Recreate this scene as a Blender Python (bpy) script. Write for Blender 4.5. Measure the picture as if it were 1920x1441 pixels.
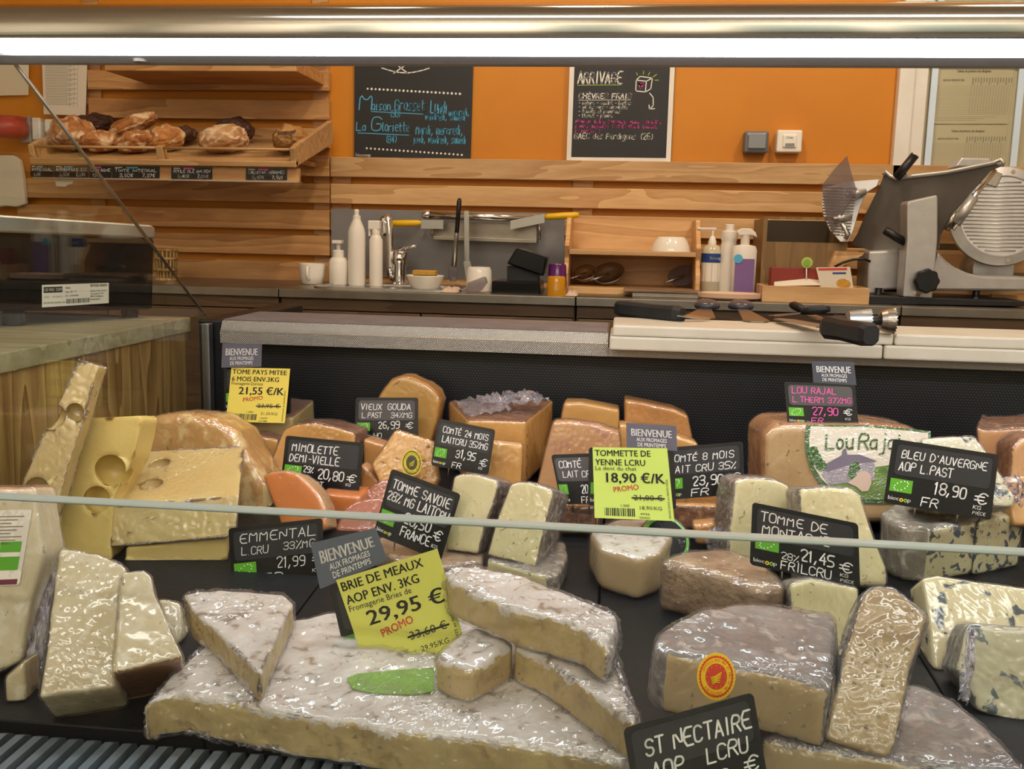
import bpy, bmesh, math, random
from mathutils import Vector, Matrix, noise
random.seed(7)
R = math.radians
for o in list(bpy.data.objects): bpy.data.objects.remove(o)
S = bpy.context.scene
COL = S.collection

# ---------------------------------------------------------------- camera
F = 1820.0; CX, CY = 960.0, 720.5; ZC = 1.05
ay = Vector((207, -280, F)).normalized()
ax = Vector((14925, 615, -F)); ax = (ax - ay * ax.dot(ay)).normalized()
az = ax.cross(ay)
CAM = Vector((0, 0, ZC))
cam = bpy.data.cameras.new('camera'); cob = bpy.data.objects.new('camera', cam); COL.objects.link(cob)
right = Vector((ax[0], ay[0], az[0])); down = Vector((ax[1], ay[1], az[1])); fwd = Vector((ax[2], ay[2], az[2]))
m = Matrix.Identity(4)
for i in range(3):
    m[i][0] = right[i]; m[i][1] = -down[i]; m[i][2] = -fwd[i]; m[i][3] = CAM[i]
cob.matrix_world = m
cam.sensor_fit = 'HORIZONTAL'; cam.sensor_width = 36; cam.lens = 36 * F / 1920; cam.clip_start = .02
S.camera = cob

# ---------------------------------------------------------------- world, lights, exposure
W = bpy.data.worlds.new('world'); S.world = W; W.use_nodes = True
bg = W.node_tree.nodes['Background']; bg.inputs[0].default_value = (.95, .93, .9, 1); bg.inputs[1].default_value = .22
S.view_settings.view_transform = 'Standard'; S.view_settings.look = 'None'
S.view_settings.gamma = 1; S.view_settings.use_curve_mapping = False
S.view_settings.exposure = 0.0
S.cycles.transparent_max_bounces = 32

def area(name, loc, target, size, power, col, sy=None, spread=180):
    l = bpy.data.lights.new(name, 'AREA'); l.energy = power; l.color = col; l.size = size
    if sy: l.shape = 'RECTANGLE'; l.size_y = sy
    l.spread = R(spread)
    o = bpy.data.objects.new(name, l); COL.objects.link(o); o.location = loc
    o.rotation_euler = (Vector(target) - Vector(loc)).to_track_quat('-Z', 'Y').to_euler()
    return o
WARM = (1, .83, .62)
area('ceiling_spot_a', (-.1, 1.75, 2.55), (-.1, 2.75, 1.1), .12, 9.5, WARM)
area('ceiling_spot_b', (.85, 1.7, 2.55), (.9, 2.7, 1.0), .12, 11.5, WARM)
area('ceiling_spot_c', (-.55, 1.5, 2.5), (-1.15, 2.6, 1.2), .12, 3.5, WARM)
area('front_wash_fill_a', (-.8, -1.9, 2.62), (-.8, -2.6, 1.2), 1.4, 62, (1, .92, .83), .3)  # two added lamps washing the unseen front wall, so the canopy reflects something bright
area('front_wash_fill_b', (1.0, -1.9, 2.62), (1.0, -2.6, 1.2), 1.4, 62, (1, .92, .83), .3)
area('aisle_fill', (.1, -.7, 2.62), (.1, .8, .8), 2.2, 18, (1, .95, .9), .25)  # added fill, brightens cheese and cards facing the customer

# ---------------------------------------------------------------- pixel helpers
def ray(px, py):
    d = Vector((px - CX, py - CY, F)); return Vector((d.dot(ax), d.dot(ay), d.dot(az)))
def PY(px, py, Y): r = ray(px, py); return CAM + r * (Y / r[1])
def PZ(px, py, Z): r = ray(px, py); return CAM + r * ((Z - ZC) / r[2])
def PX(px, py, X): r = ray(px, py); return CAM + r * (X / r[0])
def PP(px, py, p, n):
    r = ray(px, py); return CAM + r * ((p - CAM).dot(n) / r.dot(n))
def zdeck(Y): return ZC - (.375 - (Y - .65) * .04 / .7)
DN = Vector((0, -.04 / .7, 1)).normalized(); D0 = Vector((0, .65, ZC - .375))
def PD(px, py, up=0.0): return PP(px, py, D0 + Vector((0, 0, up)), DN)
FR = {'A': (0, 640, .25), 'B': (380, 620, .25), 'C': (660, 680, .25), 'D': (980, 680, .25), 'E': (1400, 660, .270833),
      'F': (0, 900, .37537), 'G': (560, 960, .33386), 'H': (1140, 940, .40625), 'a': (0, 0, 1 / 3), 'b': (600, 0, .364583),
      'c': (1280, 0, 1 / 3), 'd': (0, 380, 1 / 3), 'e': (540, 360, .302083), 'g': (1040, 360, .3125), 'h': (1380, 260, .30543), '': (0, 0, 1)}
def q(z, *pts):
    x0, y0, s = FR[z]; return [(x0 + p[0] * s, y0 + p[1] * s) for p in pts]
def nrm(az_=0, tilt=0):
    a, t = R(az_), R(tilt); return Vector((math.sin(a) * math.cos(t), -math.cos(a) * math.cos(t), math.sin(t)))
def onplane(pts, anchor, n): return [PP(p[0], p[1], anchor, n) for p in pts]

# ---------------------------------------------------------------- materials
def lin(h):
    h = h.lstrip('#'); c = [int(h[i:i + 2], 16) / 255 for i in (0, 2, 4)]
    return tuple(x / 12.92 if x <= .04045 else ((x + .055) / 1.055) ** 2.4 for x in c) + (1,)
MATS = {}
def pmat(name, c1, c2=None, scale=30, detail=4, rough=.5, metal=0, bump=0, bscale=None, stretch=(1, 1, 1), film=0, sss=0,
         spec=.5, ramp=(.35, .65), c3=None, s3=90, r3=(.6, .66), emit=0, trans=0, coatr=.15, alpha=1, vary=0, dist=0.0):
    M = bpy.data.materials.new(name); M.use_nodes = True; T = M.node_tree; N = T.nodes; L = T.links
    b = N['Principled BSDF']; b.inputs['Base Color'].default_value = lin(c1)
    b.inputs['Roughness'].default_value = rough; b.inputs['Metallic'].default_value = metal
    b.inputs['Specular IOR Level'].default_value = spec
    tc = N.new('ShaderNodeTexCoord'); mp = N.new('ShaderNodeMapping'); mp.inputs['Scale'].default_value = stretch
    oi = N.new('ShaderNodeObjectInfo'); cmb = N.new('ShaderNodeVectorMath'); cmb.operation = 'MULTIPLY_ADD'
    L.new(oi.outputs['Random'], cmb.inputs[0]); cmb.inputs[1].default_value = (9, 7, 5); L.new(tc.outputs['Object'], cmb.inputs[2])
    L.new(cmb.outputs[0], mp.inputs[0])
    def nz(sc, de=4, di=0.0, rg=.55):
        n = N.new('ShaderNodeTexNoise'); n.inputs['Scale'].default_value = sc; n.inputs['Detail'].default_value = de
        n.inputs['Roughness'].default_value = rg; n.inputs['Distortion'].default_value = di
        L.new(mp.outputs[0], n.inputs['Vector']); return n
    col = None
    if c2:
        n = nz(scale, detail, dist); r = N.new('ShaderNodeValToRGB'); r.color_ramp.elements[0].position = ramp[0]; r.color_ramp.elements[1].position = ramp[1]
        r.color_ramp.elements[0].color = lin(c1); r.color_ramp.elements[1].color = lin(c2)
        L.new(n.outputs['Fac'], r.inputs[0]); col = r.outputs[0]
        if c3:
            n3 = nz(s3, 3, .6); r3_ = N.new('ShaderNodeValToRGB'); r3_.color_ramp.elements[0].position = r3[0]; r3_.color_ramp.elements[1].position = r3[1]
            L.new(n3.outputs['Fac'], r3_.inputs[0]); mx = N.new('ShaderNodeMix'); mx.data_type = 'RGBA'
            L.new(r3_.outputs[0], mx.inputs['Factor']); L.new(col, mx.inputs['A']); mx.inputs['B'].default_value = lin(c3); col = mx.outputs['Result']
        if vary:
            hs = N.new('ShaderNodeHueSaturation'); mr = N.new('ShaderNodeMapRange'); L.new(oi.outputs['Random'], mr.inputs[0])
            mr.inputs['To Min'].default_value = 1 - vary; mr.inputs['To Max'].default_value = 1 + vary
            L.new(mr.outputs[0], hs.inputs['Value']); L.new(col, hs.inputs['Color']); col = hs.outputs[0]
        L.new(col, b.inputs['Base Color'])
    if bump:
        nb = nz(bscale or scale * 2, 5); bp = N.new('ShaderNodeBump'); bp.inputs['Strength'].default_value = bump; bp.inputs['Distance'].default_value = .003
        L.new(nb.outputs['Fac'], bp.inputs['Height']); L.new(bp.outputs[0], b.inputs['Normal'])
    if film:
        # cling film: a clear crinkled coat over the surface
        b.inputs['Coat Weight'].default_value = 1; b.inputs['Coat Roughness'].default_value = coatr; b.inputs['Coat IOR'].default_value = 2.0
        mp2 = N.new('ShaderNodeMapping'); mp2.inputs['Scale'].default_value = (1, .45, 1.3); mp2.inputs['Rotation'].default_value = (.5, .7, .9)
        L.new(cmb.outputs[0], mp2.inputs[0])
        def nn(sc, de, di, vec):
            n_ = N.new('ShaderNodeTexNoise'); n_.inputs['Scale'].default_value = sc; n_.inputs['Detail'].default_value = de; n_.inputs['Distortion'].default_value = di
            L.new(vec, n_.inputs['Vector']); return n_.outputs['Fac']
        def mt(op, a, c):
            n_ = N.new('ShaderNodeMath'); n_.operation = op
            for i_, v_ in enumerate((a, c)):
                if isinstance(v_, (int, float)): n_.inputs[i_].default_value = v_
                else: L.new(v_, n_.inputs[i_])
            return n_.outputs[0]
        ridge = lambda x_: mt('ABSOLUTE', mt('SUBTRACT', x_, .5), 0)
        mp3 = N.new('ShaderNodeMapping'); mp3.inputs['Scale'].default_value = (1.2, 1, .3); mp3.inputs['Rotation'].default_value = (1.1, .2, 2.1); L.new(cmb.outputs[0], mp3.inputs[0])
        hgt = mt('ADD', mt('MULTIPLY', ridge(nn(85, 2, 1.5, mp2.outputs[0])), 1.0), mt('MULTIPLY', ridge(nn(240, 3, 1.0, mp3.outputs[0])), .5))
        hgt = mt('ADD', hgt, mt('MULTIPLY', nn(24, 2, .3, tc.outputs['Object']), 1.2))
        bc = N.new('ShaderNodeBump'); bc.inputs['Strength'].default_value = film; bc.inputs['Distance'].default_value = .03
        L.new(hgt, bc.inputs['Height']); L.new(bc.outputs[0], b.inputs['Coat Normal'])
    if sss:
        b.inputs['Subsurface Weight'].default_value = sss; b.inputs['Subsurface Radius'].default_value = (.012, .008, .004); b.inputs['Subsurface Scale'].default_value = .4
    if emit:
        b.inputs['Emission Color'].default_value = lin(c1); b.inputs['Emission Strength'].default_value = emit
    if trans:
        b.inputs['Transmission Weight'].default_value = trans
    MATS[name] = M; return M

def clear(name, tint, amount, rough=.03, ior=1.5, haze=0.0, bump=0, f90=.95):
    """thin clear sheet: see-through with fresnel gloss"""
    M = bpy.data.materials.new(name); M.use_nodes = True; T = M.node_tree; N = T.nodes; L = T.links
    for n in list(N): N.remove(n)
    out = N.new('ShaderNodeOutputMaterial'); tr = N.new('ShaderNodeBsdfTransparent'); tr.inputs[0].default_value = lin(tint)
    gl = N.new('ShaderNodeBsdfGlossy'); gl.inputs['Roughness'].default_value = rough
    mx = N.new('ShaderNodeMixShader'); ge = N.new('ShaderNodeNewGeometry')
    dt = N.new('ShaderNodeVectorMath'); dt.operation = 'DOT_PRODUCT'; L.new(ge.outputs['Normal'], dt.inputs[0]); L.new(ge.outputs['Incoming'], dt.inputs[1])
    def mth(op, a, c=0.0):
        n_ = N.new('ShaderNodeMath'); n_.operation = op
        for i_, v_ in enumerate((a, c)):
            if isinstance(v_, (int, float)): n_.inputs[i_].default_value = v_
            else: L.new(v_, n_.inputs[i_])
        return n_.outputs[0]
    sch = mth('ADD', mth('MULTIPLY', mth('POWER', mth('SUBTRACT', 1.0, mth('ABSOLUTE', dt.outputs['Value'])), 5.0), f90), .04)   # Schlick fresnel, same from both sides
    mu = N.new('ShaderNodeMath'); mu.operation = 'MULTIPLY'; mu.inputs[1].default_value = amount; mu.use_clamp = True
    L.new(sch, mu.inputs[0]); L.new(mu.outputs[0], mx.inputs[0]); L.new(tr.outputs[0], mx.inputs[1]); L.new(gl.outputs[0], mx.inputs[2])
    last = mx
    if haze:
        df = N.new('ShaderNodeBsdfDiffuse'); df.inputs[0].default_value = lin('#d8d4dc'); m2 = N.new('ShaderNodeMixShader'); m2.inputs[0].default_value = haze
        L.new(mx.outputs[0], m2.inputs[1]); L.new(df.outputs[0], m2.inputs[2]); last = m2
    if bump:
        tc = N.new('ShaderNodeTexCoord'); n = N.new('ShaderNodeTexNoise'); n.inputs['Scale'].default_value = 90; n.inputs['Detail'].default_value = 3
        L.new(tc.outputs['Object'], n.inputs['Vector']); bp = N.new('ShaderNodeBump'); bp.inputs['Strength'].default_value = bump; bp.inputs['Distance'].default_value = .01
        L.new(n.outputs['Fac'], bp.inputs['Height']); L.new(bp.outputs[0], gl.inputs['Normal']); L.new(bp.outputs[0], dt.inputs[0])
    L.new(last.outputs[0], out.inputs[0]); MATS[name] = M; return M

def woodmat(name, c1, c2, axis='X', rough=.45, scale=1.0, c3=None, coat=0.0):
    """pine boards: stretched grain and rings, tint varies per board"""
    M = bpy.data.materials.new(name); M.use_nodes = True; T = M.node_tree; N = T.nodes; L = T.links; b = N['Principled BSDF']
    tc = N.new('ShaderNodeTexCoord'); oi = N.new('ShaderNodeObjectInfo'); ad = N.new('ShaderNodeVectorMath'); ad.operation = 'MULTIPLY_ADD'
    L.new(oi.outputs['Random'], ad.inputs[0]); ad.inputs[1].default_value = (3, 4, 5); L.new(tc.outputs['Object'], ad.inputs[2])
    mp = N.new('ShaderNodeMapping'); s = {'X': (.12, 1, 1), 'Z': (1, 1, .1), 'Y': (1, .12, 1)}[axis]; mp.inputs['Scale'].default_value = [v * scale for v in s]
    L.new(ad.outputs[0], mp.inputs[0])
    n = N.new('ShaderNodeTexNoise'); n.inputs['Scale'].default_value = 9; n.inputs['Detail'].default_value = 3; n.inputs['Distortion'].default_value = .4; L.new(mp.outputs[0], n.inputs['Vector'])
    mu = N.new('ShaderNodeMath'); mu.operation = 'MULTIPLY'; mu.inputs[1].default_value = 9; L.new(n.outputs['Fac'], mu.inputs[0])
    fr = N.new('ShaderNodeMath'); fr.operation = 'FRACT'; L.new(mu.outputs[0], fr.inputs[0])
    n2 = N.new('ShaderNodeTexNoise'); n2.inputs['Scale'].default_value = 160; n2.inputs['Detail'].default_value = 4; L.new(mp.outputs[0], n2.inputs['Vector'])
    mm = N.new('ShaderNodeMath'); mm.operation = 'MULTIPLY_ADD'; mm.inputs[1].default_value = .55; L.new(fr.outputs[0], mm.inputs[0]); 
    h = N.new('ShaderNodeMath'); h.operation = 'MULTIPLY'; h.inputs[1].default_value = .5; L.new(n2.outputs['Fac'], h.inputs[0]); L.new(h.outputs[0], mm.inputs[2])
    r = N.new('ShaderNodeValToRGB'); r.color_ramp.elements[0].color = lin(c1); r.color_ramp.elements[1].color = lin(c2); r.color_ramp.elements[0].position = .2; r.color_ramp.elements[1].position = .85
    L.new(mm.outputs[0], r.inputs[0])
    hs = N.new('ShaderNodeHueSaturation'); mr = N.new('ShaderNodeMapRange'); L.new(oi.outputs['Random'], mr.inputs[0]); mr.inputs['To Min'].default_value = .86; mr.inputs['To Max'].default_value = 1.12
    L.new(mr.outputs[0], hs.inputs['Value']); L.new(r.outputs[0], hs.inputs['Color']); L.new(hs.outputs[0], b.inputs['Base Color'])
    b.inputs['Roughness'].default_value = rough; b.inputs['Coat Weight'].default_value = coat; b.inputs['Coat Roughness'].default_value = .2
    MATS[name] = M; return M

# setting
pmat('orange_paint', '#cf8310', '#c77a0b', scale=3, rough=.55, bump=.05, bscale=80)
woodmat('pine', '#cfa067', '#ab7644')
woodmat('pine_pale', '#d9b07c', '#b98a56')
woodmat('pine_end', '#c49c62', '#80592f', 'Z', scale=1.2)
woodmat('pine_top', '#b9ac8c', '#95845e', 'X')
woodmat('dark_wood', '#705539', '#57402a')
pmat('floor_tile', '#6b625a', '#5c544d', scale=6, rough=.4)
pmat('ceiling_paint', '#d9cdbb', rough=.8)
pmat('wall_cream', '#ddd3c0', '#cfc5b2', scale=2, rough=.8)
pmat('teal_panel', '#5c665f', rough=.5)
pmat('white_paint', '#e9e4dc', '#dcd6cc', scale=8, rough=.45)
pmat('steel', '#c4c2bd', '#b2b0ab', scale=14, rough=.32, metal=1, stretch=(.1, 1, 1))
pmat('steel_bright', '#d8d6d2', rough=.16, metal=1)
pmat('steel_dark', '#a39c90', '#918a7e', scale=12, rough=.36, metal=1)
pmat('chrome', '#e8e8e8', rough=.06, metal=1)
pmat('canopy_steel', '#cfcfca', '#c2c2bd', scale=18, rough=.13, metal=1, stretch=(.06, 1, 1))
pmat('canopy_lip', '#9a9b9c', rough=.5, metal=.3)
pmat('aluminium', '#b9bcc0', '#aaadb1', scale=20, rough=.42, metal=1)
pmat('black_plastic', '#121314', '#18191a', scale=40, rough=.42, bump=.05, bscale=300)
pmat('black_matte', '#141415', rough=.7)
pmat('black_gloss', '#0b0b0c', rough=.22, spec=.35)
pmat('deck_black', '#0b0d10', '#121519', scale=20, rough=.5, spec=.3, bump=.15, bscale=160)
pmat('grille_grey', '#667077', '#5b646b', scale=30, rough=.4)
pmat('led', '#f4f8ff', emit=26, rough=.5)
pmat('grey_panel', '#8c8a8a', '#7c7a7c', scale=4, rough=.3, metal=.3)
pmat('white_plastic', '#ece4d8', rough=.35)
pmat('white_ceramic', '#eee8dc', rough=.12)
pmat('grey_plastic', '#66686c', rough=.4)
pmat('grey_plastic_light', '#85888c', rough=.35)
pmat('paper', '#ded3bf', rough=.8)
pmat('paper_cream', '#cbb899', rough=.8)
pmat('blue_strip', '#cfe0f2', rough=.3)
pmat('ink', '#2b2926', rough=.8)
pmat('ink_soft', '#8d8676', rough=.8)
pmat('chalk_board', '#1a1a1b', '#202021', scale=10, rough=.5)
pmat('chalk_white', '#e9e6df', rough=.8); pmat('chalk_blue', '#59b4dd', rough=.8); pmat('chalk_pink', '#e25aa8', rough=.8); pmat('chalk_green', '#9ac04a', rough=.8)
pmat('yellow_plastic', '#e8b80c', rough=.35)
pmat('red_plastic', '#b33a3a', rough=.4)
pmat('shelf_steel', '#8b8d96', '#7d7f88', scale=30, rough=.5, metal=.55)
pmat('board_white', '#dcd4c2', '#d3cbb8', scale=15, rough=.4, bump=.06, bscale=200, sss=.0)
clear('glass', '#f8fbfa', .35, rough=.0)
pmat('glass_edge', '#a3b4ae', rough=.2)
clear('glass_side', '#f6faf8', 1.0, rough=.0)
clear('clear_plastic', '#cfc9ca', 1.2, rough=.08, haze=.10)
clear('film', '#efebf2', 2.4, rough=.15, haze=.16, bump=1.0, f90=.5)
clear('film_taut', '#fbfafb', 2.4, rough=.13, haze=.035, f90=.18)

# perforated black grille panel
def perforated():
    M = bpy.data.materials.new('perforated_black'); M.use_nodes = True; T = M.node_tree; N = T.nodes; L = T.links; b = N['Principled BSDF']
    tc = N.new('ShaderNodeTexCoord'); sx = N.new('ShaderNodeSeparateXYZ'); L.new(tc.outputs['Object'], sx.inputs[0])
    def mth(op, a, c=None, d=None):
        n = N.new('ShaderNodeMath'); n.operation = op
        for i, v in enumerate((a, c, d)):
            if v is None: continue
            if isinstance(v, (int, float)): n.inputs[i].default_value = v
            else: L.new(v, n.inputs[i])
        return n.outputs[0]
    u = mth('MULTIPLY', sx.outputs[0], 220); v = mth('MULTIPLY', sx.outputs[2], 254)
    row = mth('FLOOR', v); half = mth('MULTIPLY', mth('MODULO', row, 2), .5)
    fu = mth('SUBTRACT', mth('FRACT', mth('ADD', mth('ADD', u, 500), half)), .5); fv = mth('SUBTRACT', mth('FRACT', v), .5)
    d = mth('SQRT', mth('ADD', mth('MULTIPLY', fu, fu), mth('MULTIPLY', fv, fv)))
    k = mth('LESS_THAN', d, .27)
    mx = N.new('ShaderNodeMix'); mx.data_type = 'RGBA'; L.new(k, mx.inputs['Factor']); mx.inputs['A'].default_value = lin('#070808'); mx.inputs['B'].default_value = lin('#33383d')
    L.new(mx.outputs['Result'], b.inputs['Base Color']); b.inputs['Roughness'].default_value = .45
    MATS['perforated_black'] = M
perforated()
def embossed():
    M = pmat('embossed_steel', '#a5a29b', rough=.34, metal=1); T = M.node_tree; N = T.nodes; L = T.links; b = N['Principled BSDF']
    tc = N.new('ShaderNodeTexCoord'); mp = N.new('ShaderNodeMapping'); mp.inputs['Rotation'].default_value = (0, R(45), 0); L.new(tc.outputs['Object'], mp.inputs[0])
    ck = N.new('ShaderNodeTexWave'); ck.inputs['Scale'].default_value = 130; L.new(mp.outputs[0], ck.inputs['Vector'])
    ck2 = N.new('ShaderNodeTexWave'); ck2.inputs['Scale'].default_value = 130; ck2.bands_direction = 'Z'; L.new(mp.outputs[0], ck2.inputs['Vector'])
    mu = N.new('ShaderNodeMath'); mu.operation = 'MULTIPLY'; L.new(ck.outputs['Fac'], mu.inputs[0]); L.new(ck2.outputs['Fac'], mu.inputs[1])
    bp = N.new('ShaderNodeBump'); bp.inputs['Strength'].default_value = .5; bp.inputs['Distance'].default_value = .0012; L.new(mu.outputs[0], bp.inputs['Height']); L.new(bp.outputs[0], b.inputs['Normal'])
embossed()

# ---------------------------------------------------------------- mesh helpers
def link(name, me, parent=None, mats=None, base=None, smooth=None):
    """mesh given in world coordinates -> object; origin at base"""
    o = bpy.data.objects.new(name, me); COL.objects.link(o)
    if parent is not None:
        off = parent['_o'] if '_o' in parent else parent.location
        off = Vector(off); me.transform(Matrix.Translation(-off)); o.parent = parent; o['_o'] = tuple(off)
    else:
        if base is None:
            vs = [v.co for v in me.vertices]
            base = Vector(((min(v.x for v in vs) + max(v.x for v in vs)) / 2, (min(v.y for v in vs) + max(v.y for v in vs)) / 2, min(v.z for v in vs)))
        me.transform(Matrix.Translation(-Vector(base))); o.location = base; o['_o'] = tuple(base)
    for mt in (mats or []):
        me.materials.append(MATS[mt] if isinstance(mt, str) else mt)
    if smooth is not None: me.shade_smooth() if smooth else me.shade_flat()
    return o
def tag(o, label, cat, group=None):
    o['label'] = label; o['category'] = cat
    if group: o['group'] = group
    return o
def struct(o): o['kind'] = 'structure'; return o
def thing(name, loc, label, cat, group=None):
    o = bpy.data.objects.new(name, None); COL.objects.link(o); o.location = loc; o['_o'] = tuple(loc); o.empty_display_size = .02
    return tag(o, label, cat, group)
def bm_mesh(bm, name='mesh'):
    bmesh.ops.recalc_face_normals(bm, faces=bm.faces); me = bpy.data.meshes.new(name); bm.to_mesh(me); bm.free(); return me
def bev(bm, w, seg=2, ang=30):
    es = [e for e in bm.edges if len(e.link_faces) == 2 and e.calc_face_angle(0) > R(ang)]
    if es: bmesh.ops.bevel(bm, geom=es, offset=w, segments=seg, affect='EDGES', profile=.5, clamp_overlap=True)
def bm_box(bm, lo, hi):
    r = bmesh.ops.create_cube(bm, size=1)['verts']
    for v in r:
        for i in range(3): v.co[i] = (lo[i] + hi[i]) / 2 + v.co[i] * (hi[i] - lo[i])
    return r
def box(name, lo, hi, mat, parent=None, bw=0.0, seg=2):
    bm = bmesh.new(); bm_box(bm, [min(a, b) for a, b in zip(lo, hi)], [max(a, b) for a, b in zip(lo, hi)])
    bmesh.ops.recalc_face_normals(bm, faces=bm.faces)
    if bw: bev(bm, bw, seg)
    return link(name, bm_mesh(bm), parent, [mat])
def pbox(name, x0, y0, x1, y1, Y, dep, mat, parent=None, bw=0.0, seg=2):
    a = PY(x0, y0, Y); b = PY(x1, y1, Y); return box(name, (a.x, Y, a.z), (b.x, Y + dep, b.z), mat, parent, bw, seg)
def bm_prism(bm, pts, vec, scale=1.0):
    c = sum(pts, Vector()) / len(pts); vec = Vector(vec)
    A = [bm.verts.new(p) for p in pts]; B = [bm.verts.new(c + (p - c) * scale + vec) for p in pts]
    f0 = bm.faces.new(A); f1 = bm.faces.new(B[::-1]); n = len(pts)
    sd = [bm.faces.new((A[i], B[i], B[(i + 1) % n], A[(i + 1) % n])) for i in range(n)]
    return f0, f1, sd
def prism(name, pts, vec, mat, parent=None, bw=0.0, seg=2, smooth=None):
    bm = bmesh.new(); bm_prism(bm, pts, vec); bmesh.ops.recalc_face_normals(bm, faces=bm.faces)
    if bw: bev(bm, bw, seg)
    return link(name, bm_mesh(bm), parent, [mat], smooth=smooth)
def bm_tube(bm, pts, r, seg=10, caps=True):
    pts = [Vector(p) for p in pts]; rs = r if isinstance(r, (list, tuple)) else [r] * len(pts); rings = []; up = None
    for i, p in enumerate(pts):
        t = (pts[min(i + 1, len(pts) - 1)] - pts[max(i - 1, 0)]).normalized()
        if up is None: up = t.orthogonal().normalized()
        u = (up - t * up.dot(t)).normalized(); up = u; v = t.cross(u)
        rings.append([bm.verts.new(p + (u * math.cos(a) + v * math.sin(a)) * rs[i]) for a in [2 * math.pi * k / seg for k in range(seg)]])
    for a, b in zip(rings, rings[1:]):
        for k in range(seg): bm.faces.new((a[k], a[(k + 1) % seg], b[(k + 1) % seg], b[k]))
    if caps: bm.faces.new(rings[0][::-1]); bm.faces.new(rings[-1])
def tube(name, pts, r, mat, parent=None, seg=10, smooth=True):
    bm = bmesh.new(); bm_tube(bm, pts, r, seg); return link(name, bm_mesh(bm), parent, [mat], smooth=smooth)
def bm_lathe(bm, prof, c, seg=28, axis=None, sq=1.0):
    """prof [(r,h)], around axis through c"""
    c = Vector(c); z = (axis or Vector((0, 0, 1))).normalized(); u = Vector((1, 0, 0)) if abs(z.x) < .9 else Vector((0, 1, 0)); u = (u - z * u.dot(z)).normalized(); v = z.cross(u)
    rings = [[bm.verts.new(c + z * h + u * r * math.cos(a) + v * r * sq * math.sin(a)) for a in [2 * math.pi * k / seg for k in range(seg)]] for r, h in prof]
    for a, b in zip(rings, rings[1:]):
        for k in range(seg): bm.faces.new((a[k], a[(k + 1) % seg], b[(k + 1) % seg], b[k]))
    bm.faces.new(rings[0][::-1]); bm.faces.new(rings[-1])
def lathe(name, prof, c, mat, parent=None, seg=28, axis=None, sq=1.0, smooth=True):
    bm = bmesh.new(); bm_lathe(bm, prof, c, seg, axis, sq); o = link(name, bm_mesh(bm), parent, [mat], base=c if parent is None else None)
    if smooth:
        o.data.shade_smooth()
        o.data.set_sharp_from_angle(angle=R(50))
    return o
def quad_strip(name, rows, mat, parent=None, smooth=True):
    """rows: list of equal-length point lists -> surface"""
    bm = bmesh.new(); vs = [[bm.verts.new(p) for p in r] for r in rows]
    for a, b in zip(vs, vs[1:]):
        for i in range(len(a) - 1): bm.faces.new((a[i], a[i + 1], b[i + 1], b[i]))
    return link(name, bm_mesh(bm), parent, [mat], smooth=smooth)
def extrude_x(name, prof, x0, x1, mat, parent=None, smooth=False):
    """profile [(y,z)] closed, along X"""
    o = prism(name, [Vector((x0, y, z)) for y, z in prof], (x1 - x0, 0, 0), mat, parent)
    if smooth: o.data.shade_smooth(); o.data.set_sharp_from_angle(angle=R(35))
    return o

# ================================================================ SETTING
WY = 2.75
wall = struct(box('wall_back', (-2.4, WY, 0), (2.2, WY + .12, 2.7), 'orange_paint'))
struct(box('floor', (-2.4, -2.6, -.05), (2.2, WY + .12, 0), 'floor_tile'))
struct(box('ceiling', (-2.4, -2.6, 2.7), (2.2, WY + .12, 2.8), 'ceiling_paint'))
struct(box('wall_left', (-2.5, -2.6, 0), (-2.4, WY, 2.7), 'wall_cream'))
struct(box('wall_right', (2.2, -2.6, 0), (2.3, WY, 2.7), 'wall_cream'))

wf = struct(box('wall_front', (-2.4, -2.7, 0), (2.2, -2.6, 2.7), 'wall_cream'))
MY = .88 + .88 + 2.6
for p0, p1 in ((1372, 1630), (1680, 1960), (600, 700), (1020, 1190), (250, 300)):
    box('reflection_panel', (PY(p0, 40, MY).x, -2.6, .2), (PY(p1, 40, MY).x, -2.58, 2.5), 'teal_panel', wf)  # unseen panels, added as dark patches for the canopy steel to reflect
# pine slats on the back wall, each a board of its own
def zpx(px, py, Y=WY - .03): return PY(px, py, Y).z
rows = [133, 187, 240, 293, 343, 393, 441, 490]
XL0 = PY(163, 150, WY - .03).x; XL1 = PY(617, 300, WY - .03).x; XR0 = XL1 + .003; XR1 = 1.35
tops = [zpx(560, r) for r in rows]; bots = [zpx(560, r + 37) for r in rows]
tops = [tops[0] + .154, tops[0] + .077] + tops; bots = [bots[0] + .154, bots[0] + .077] + bots
for t, b_ in zip(tops, bots):
    x0 = XL0 if t > zpx(560, 330) else PY(30, 360, WY - .03).x
    box('wood_slat', (x0, WY - .03, b_), (XL1, WY - .008, t), 'pine', wall, .0015, 1)
for r, (t, b_) in enumerate(zip(tops, bots)):
    if t < zpx(560, 290): box('wood_slat', (XR0, WY - .03, b_), (XR1, WY - .008, t), 'pine_pale', wall, .0015, 1)
for x in (PY(166, 200, WY).x, PY(590, 300, WY).x): box('batten', (x, WY - .009, .8), (x + .045, WY, 1.75), 'pine', wall)
for x in (XR0, PY(1075, 350, WY).x): box('batten', (x, WY - .009, .8), (x + .055, WY, tops[5]), 'pine', wall)
# dark shelf board above the breads
pbox('shelf_board', 195, 108, 556, 134, WY - .26, .25, 'pine', wall, .002)

# steel splashback behind the sink
pbox('grey_splashback', 621, 391, 1056, 528, WY - .034, .004, 'grey_panel', wall)

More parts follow.
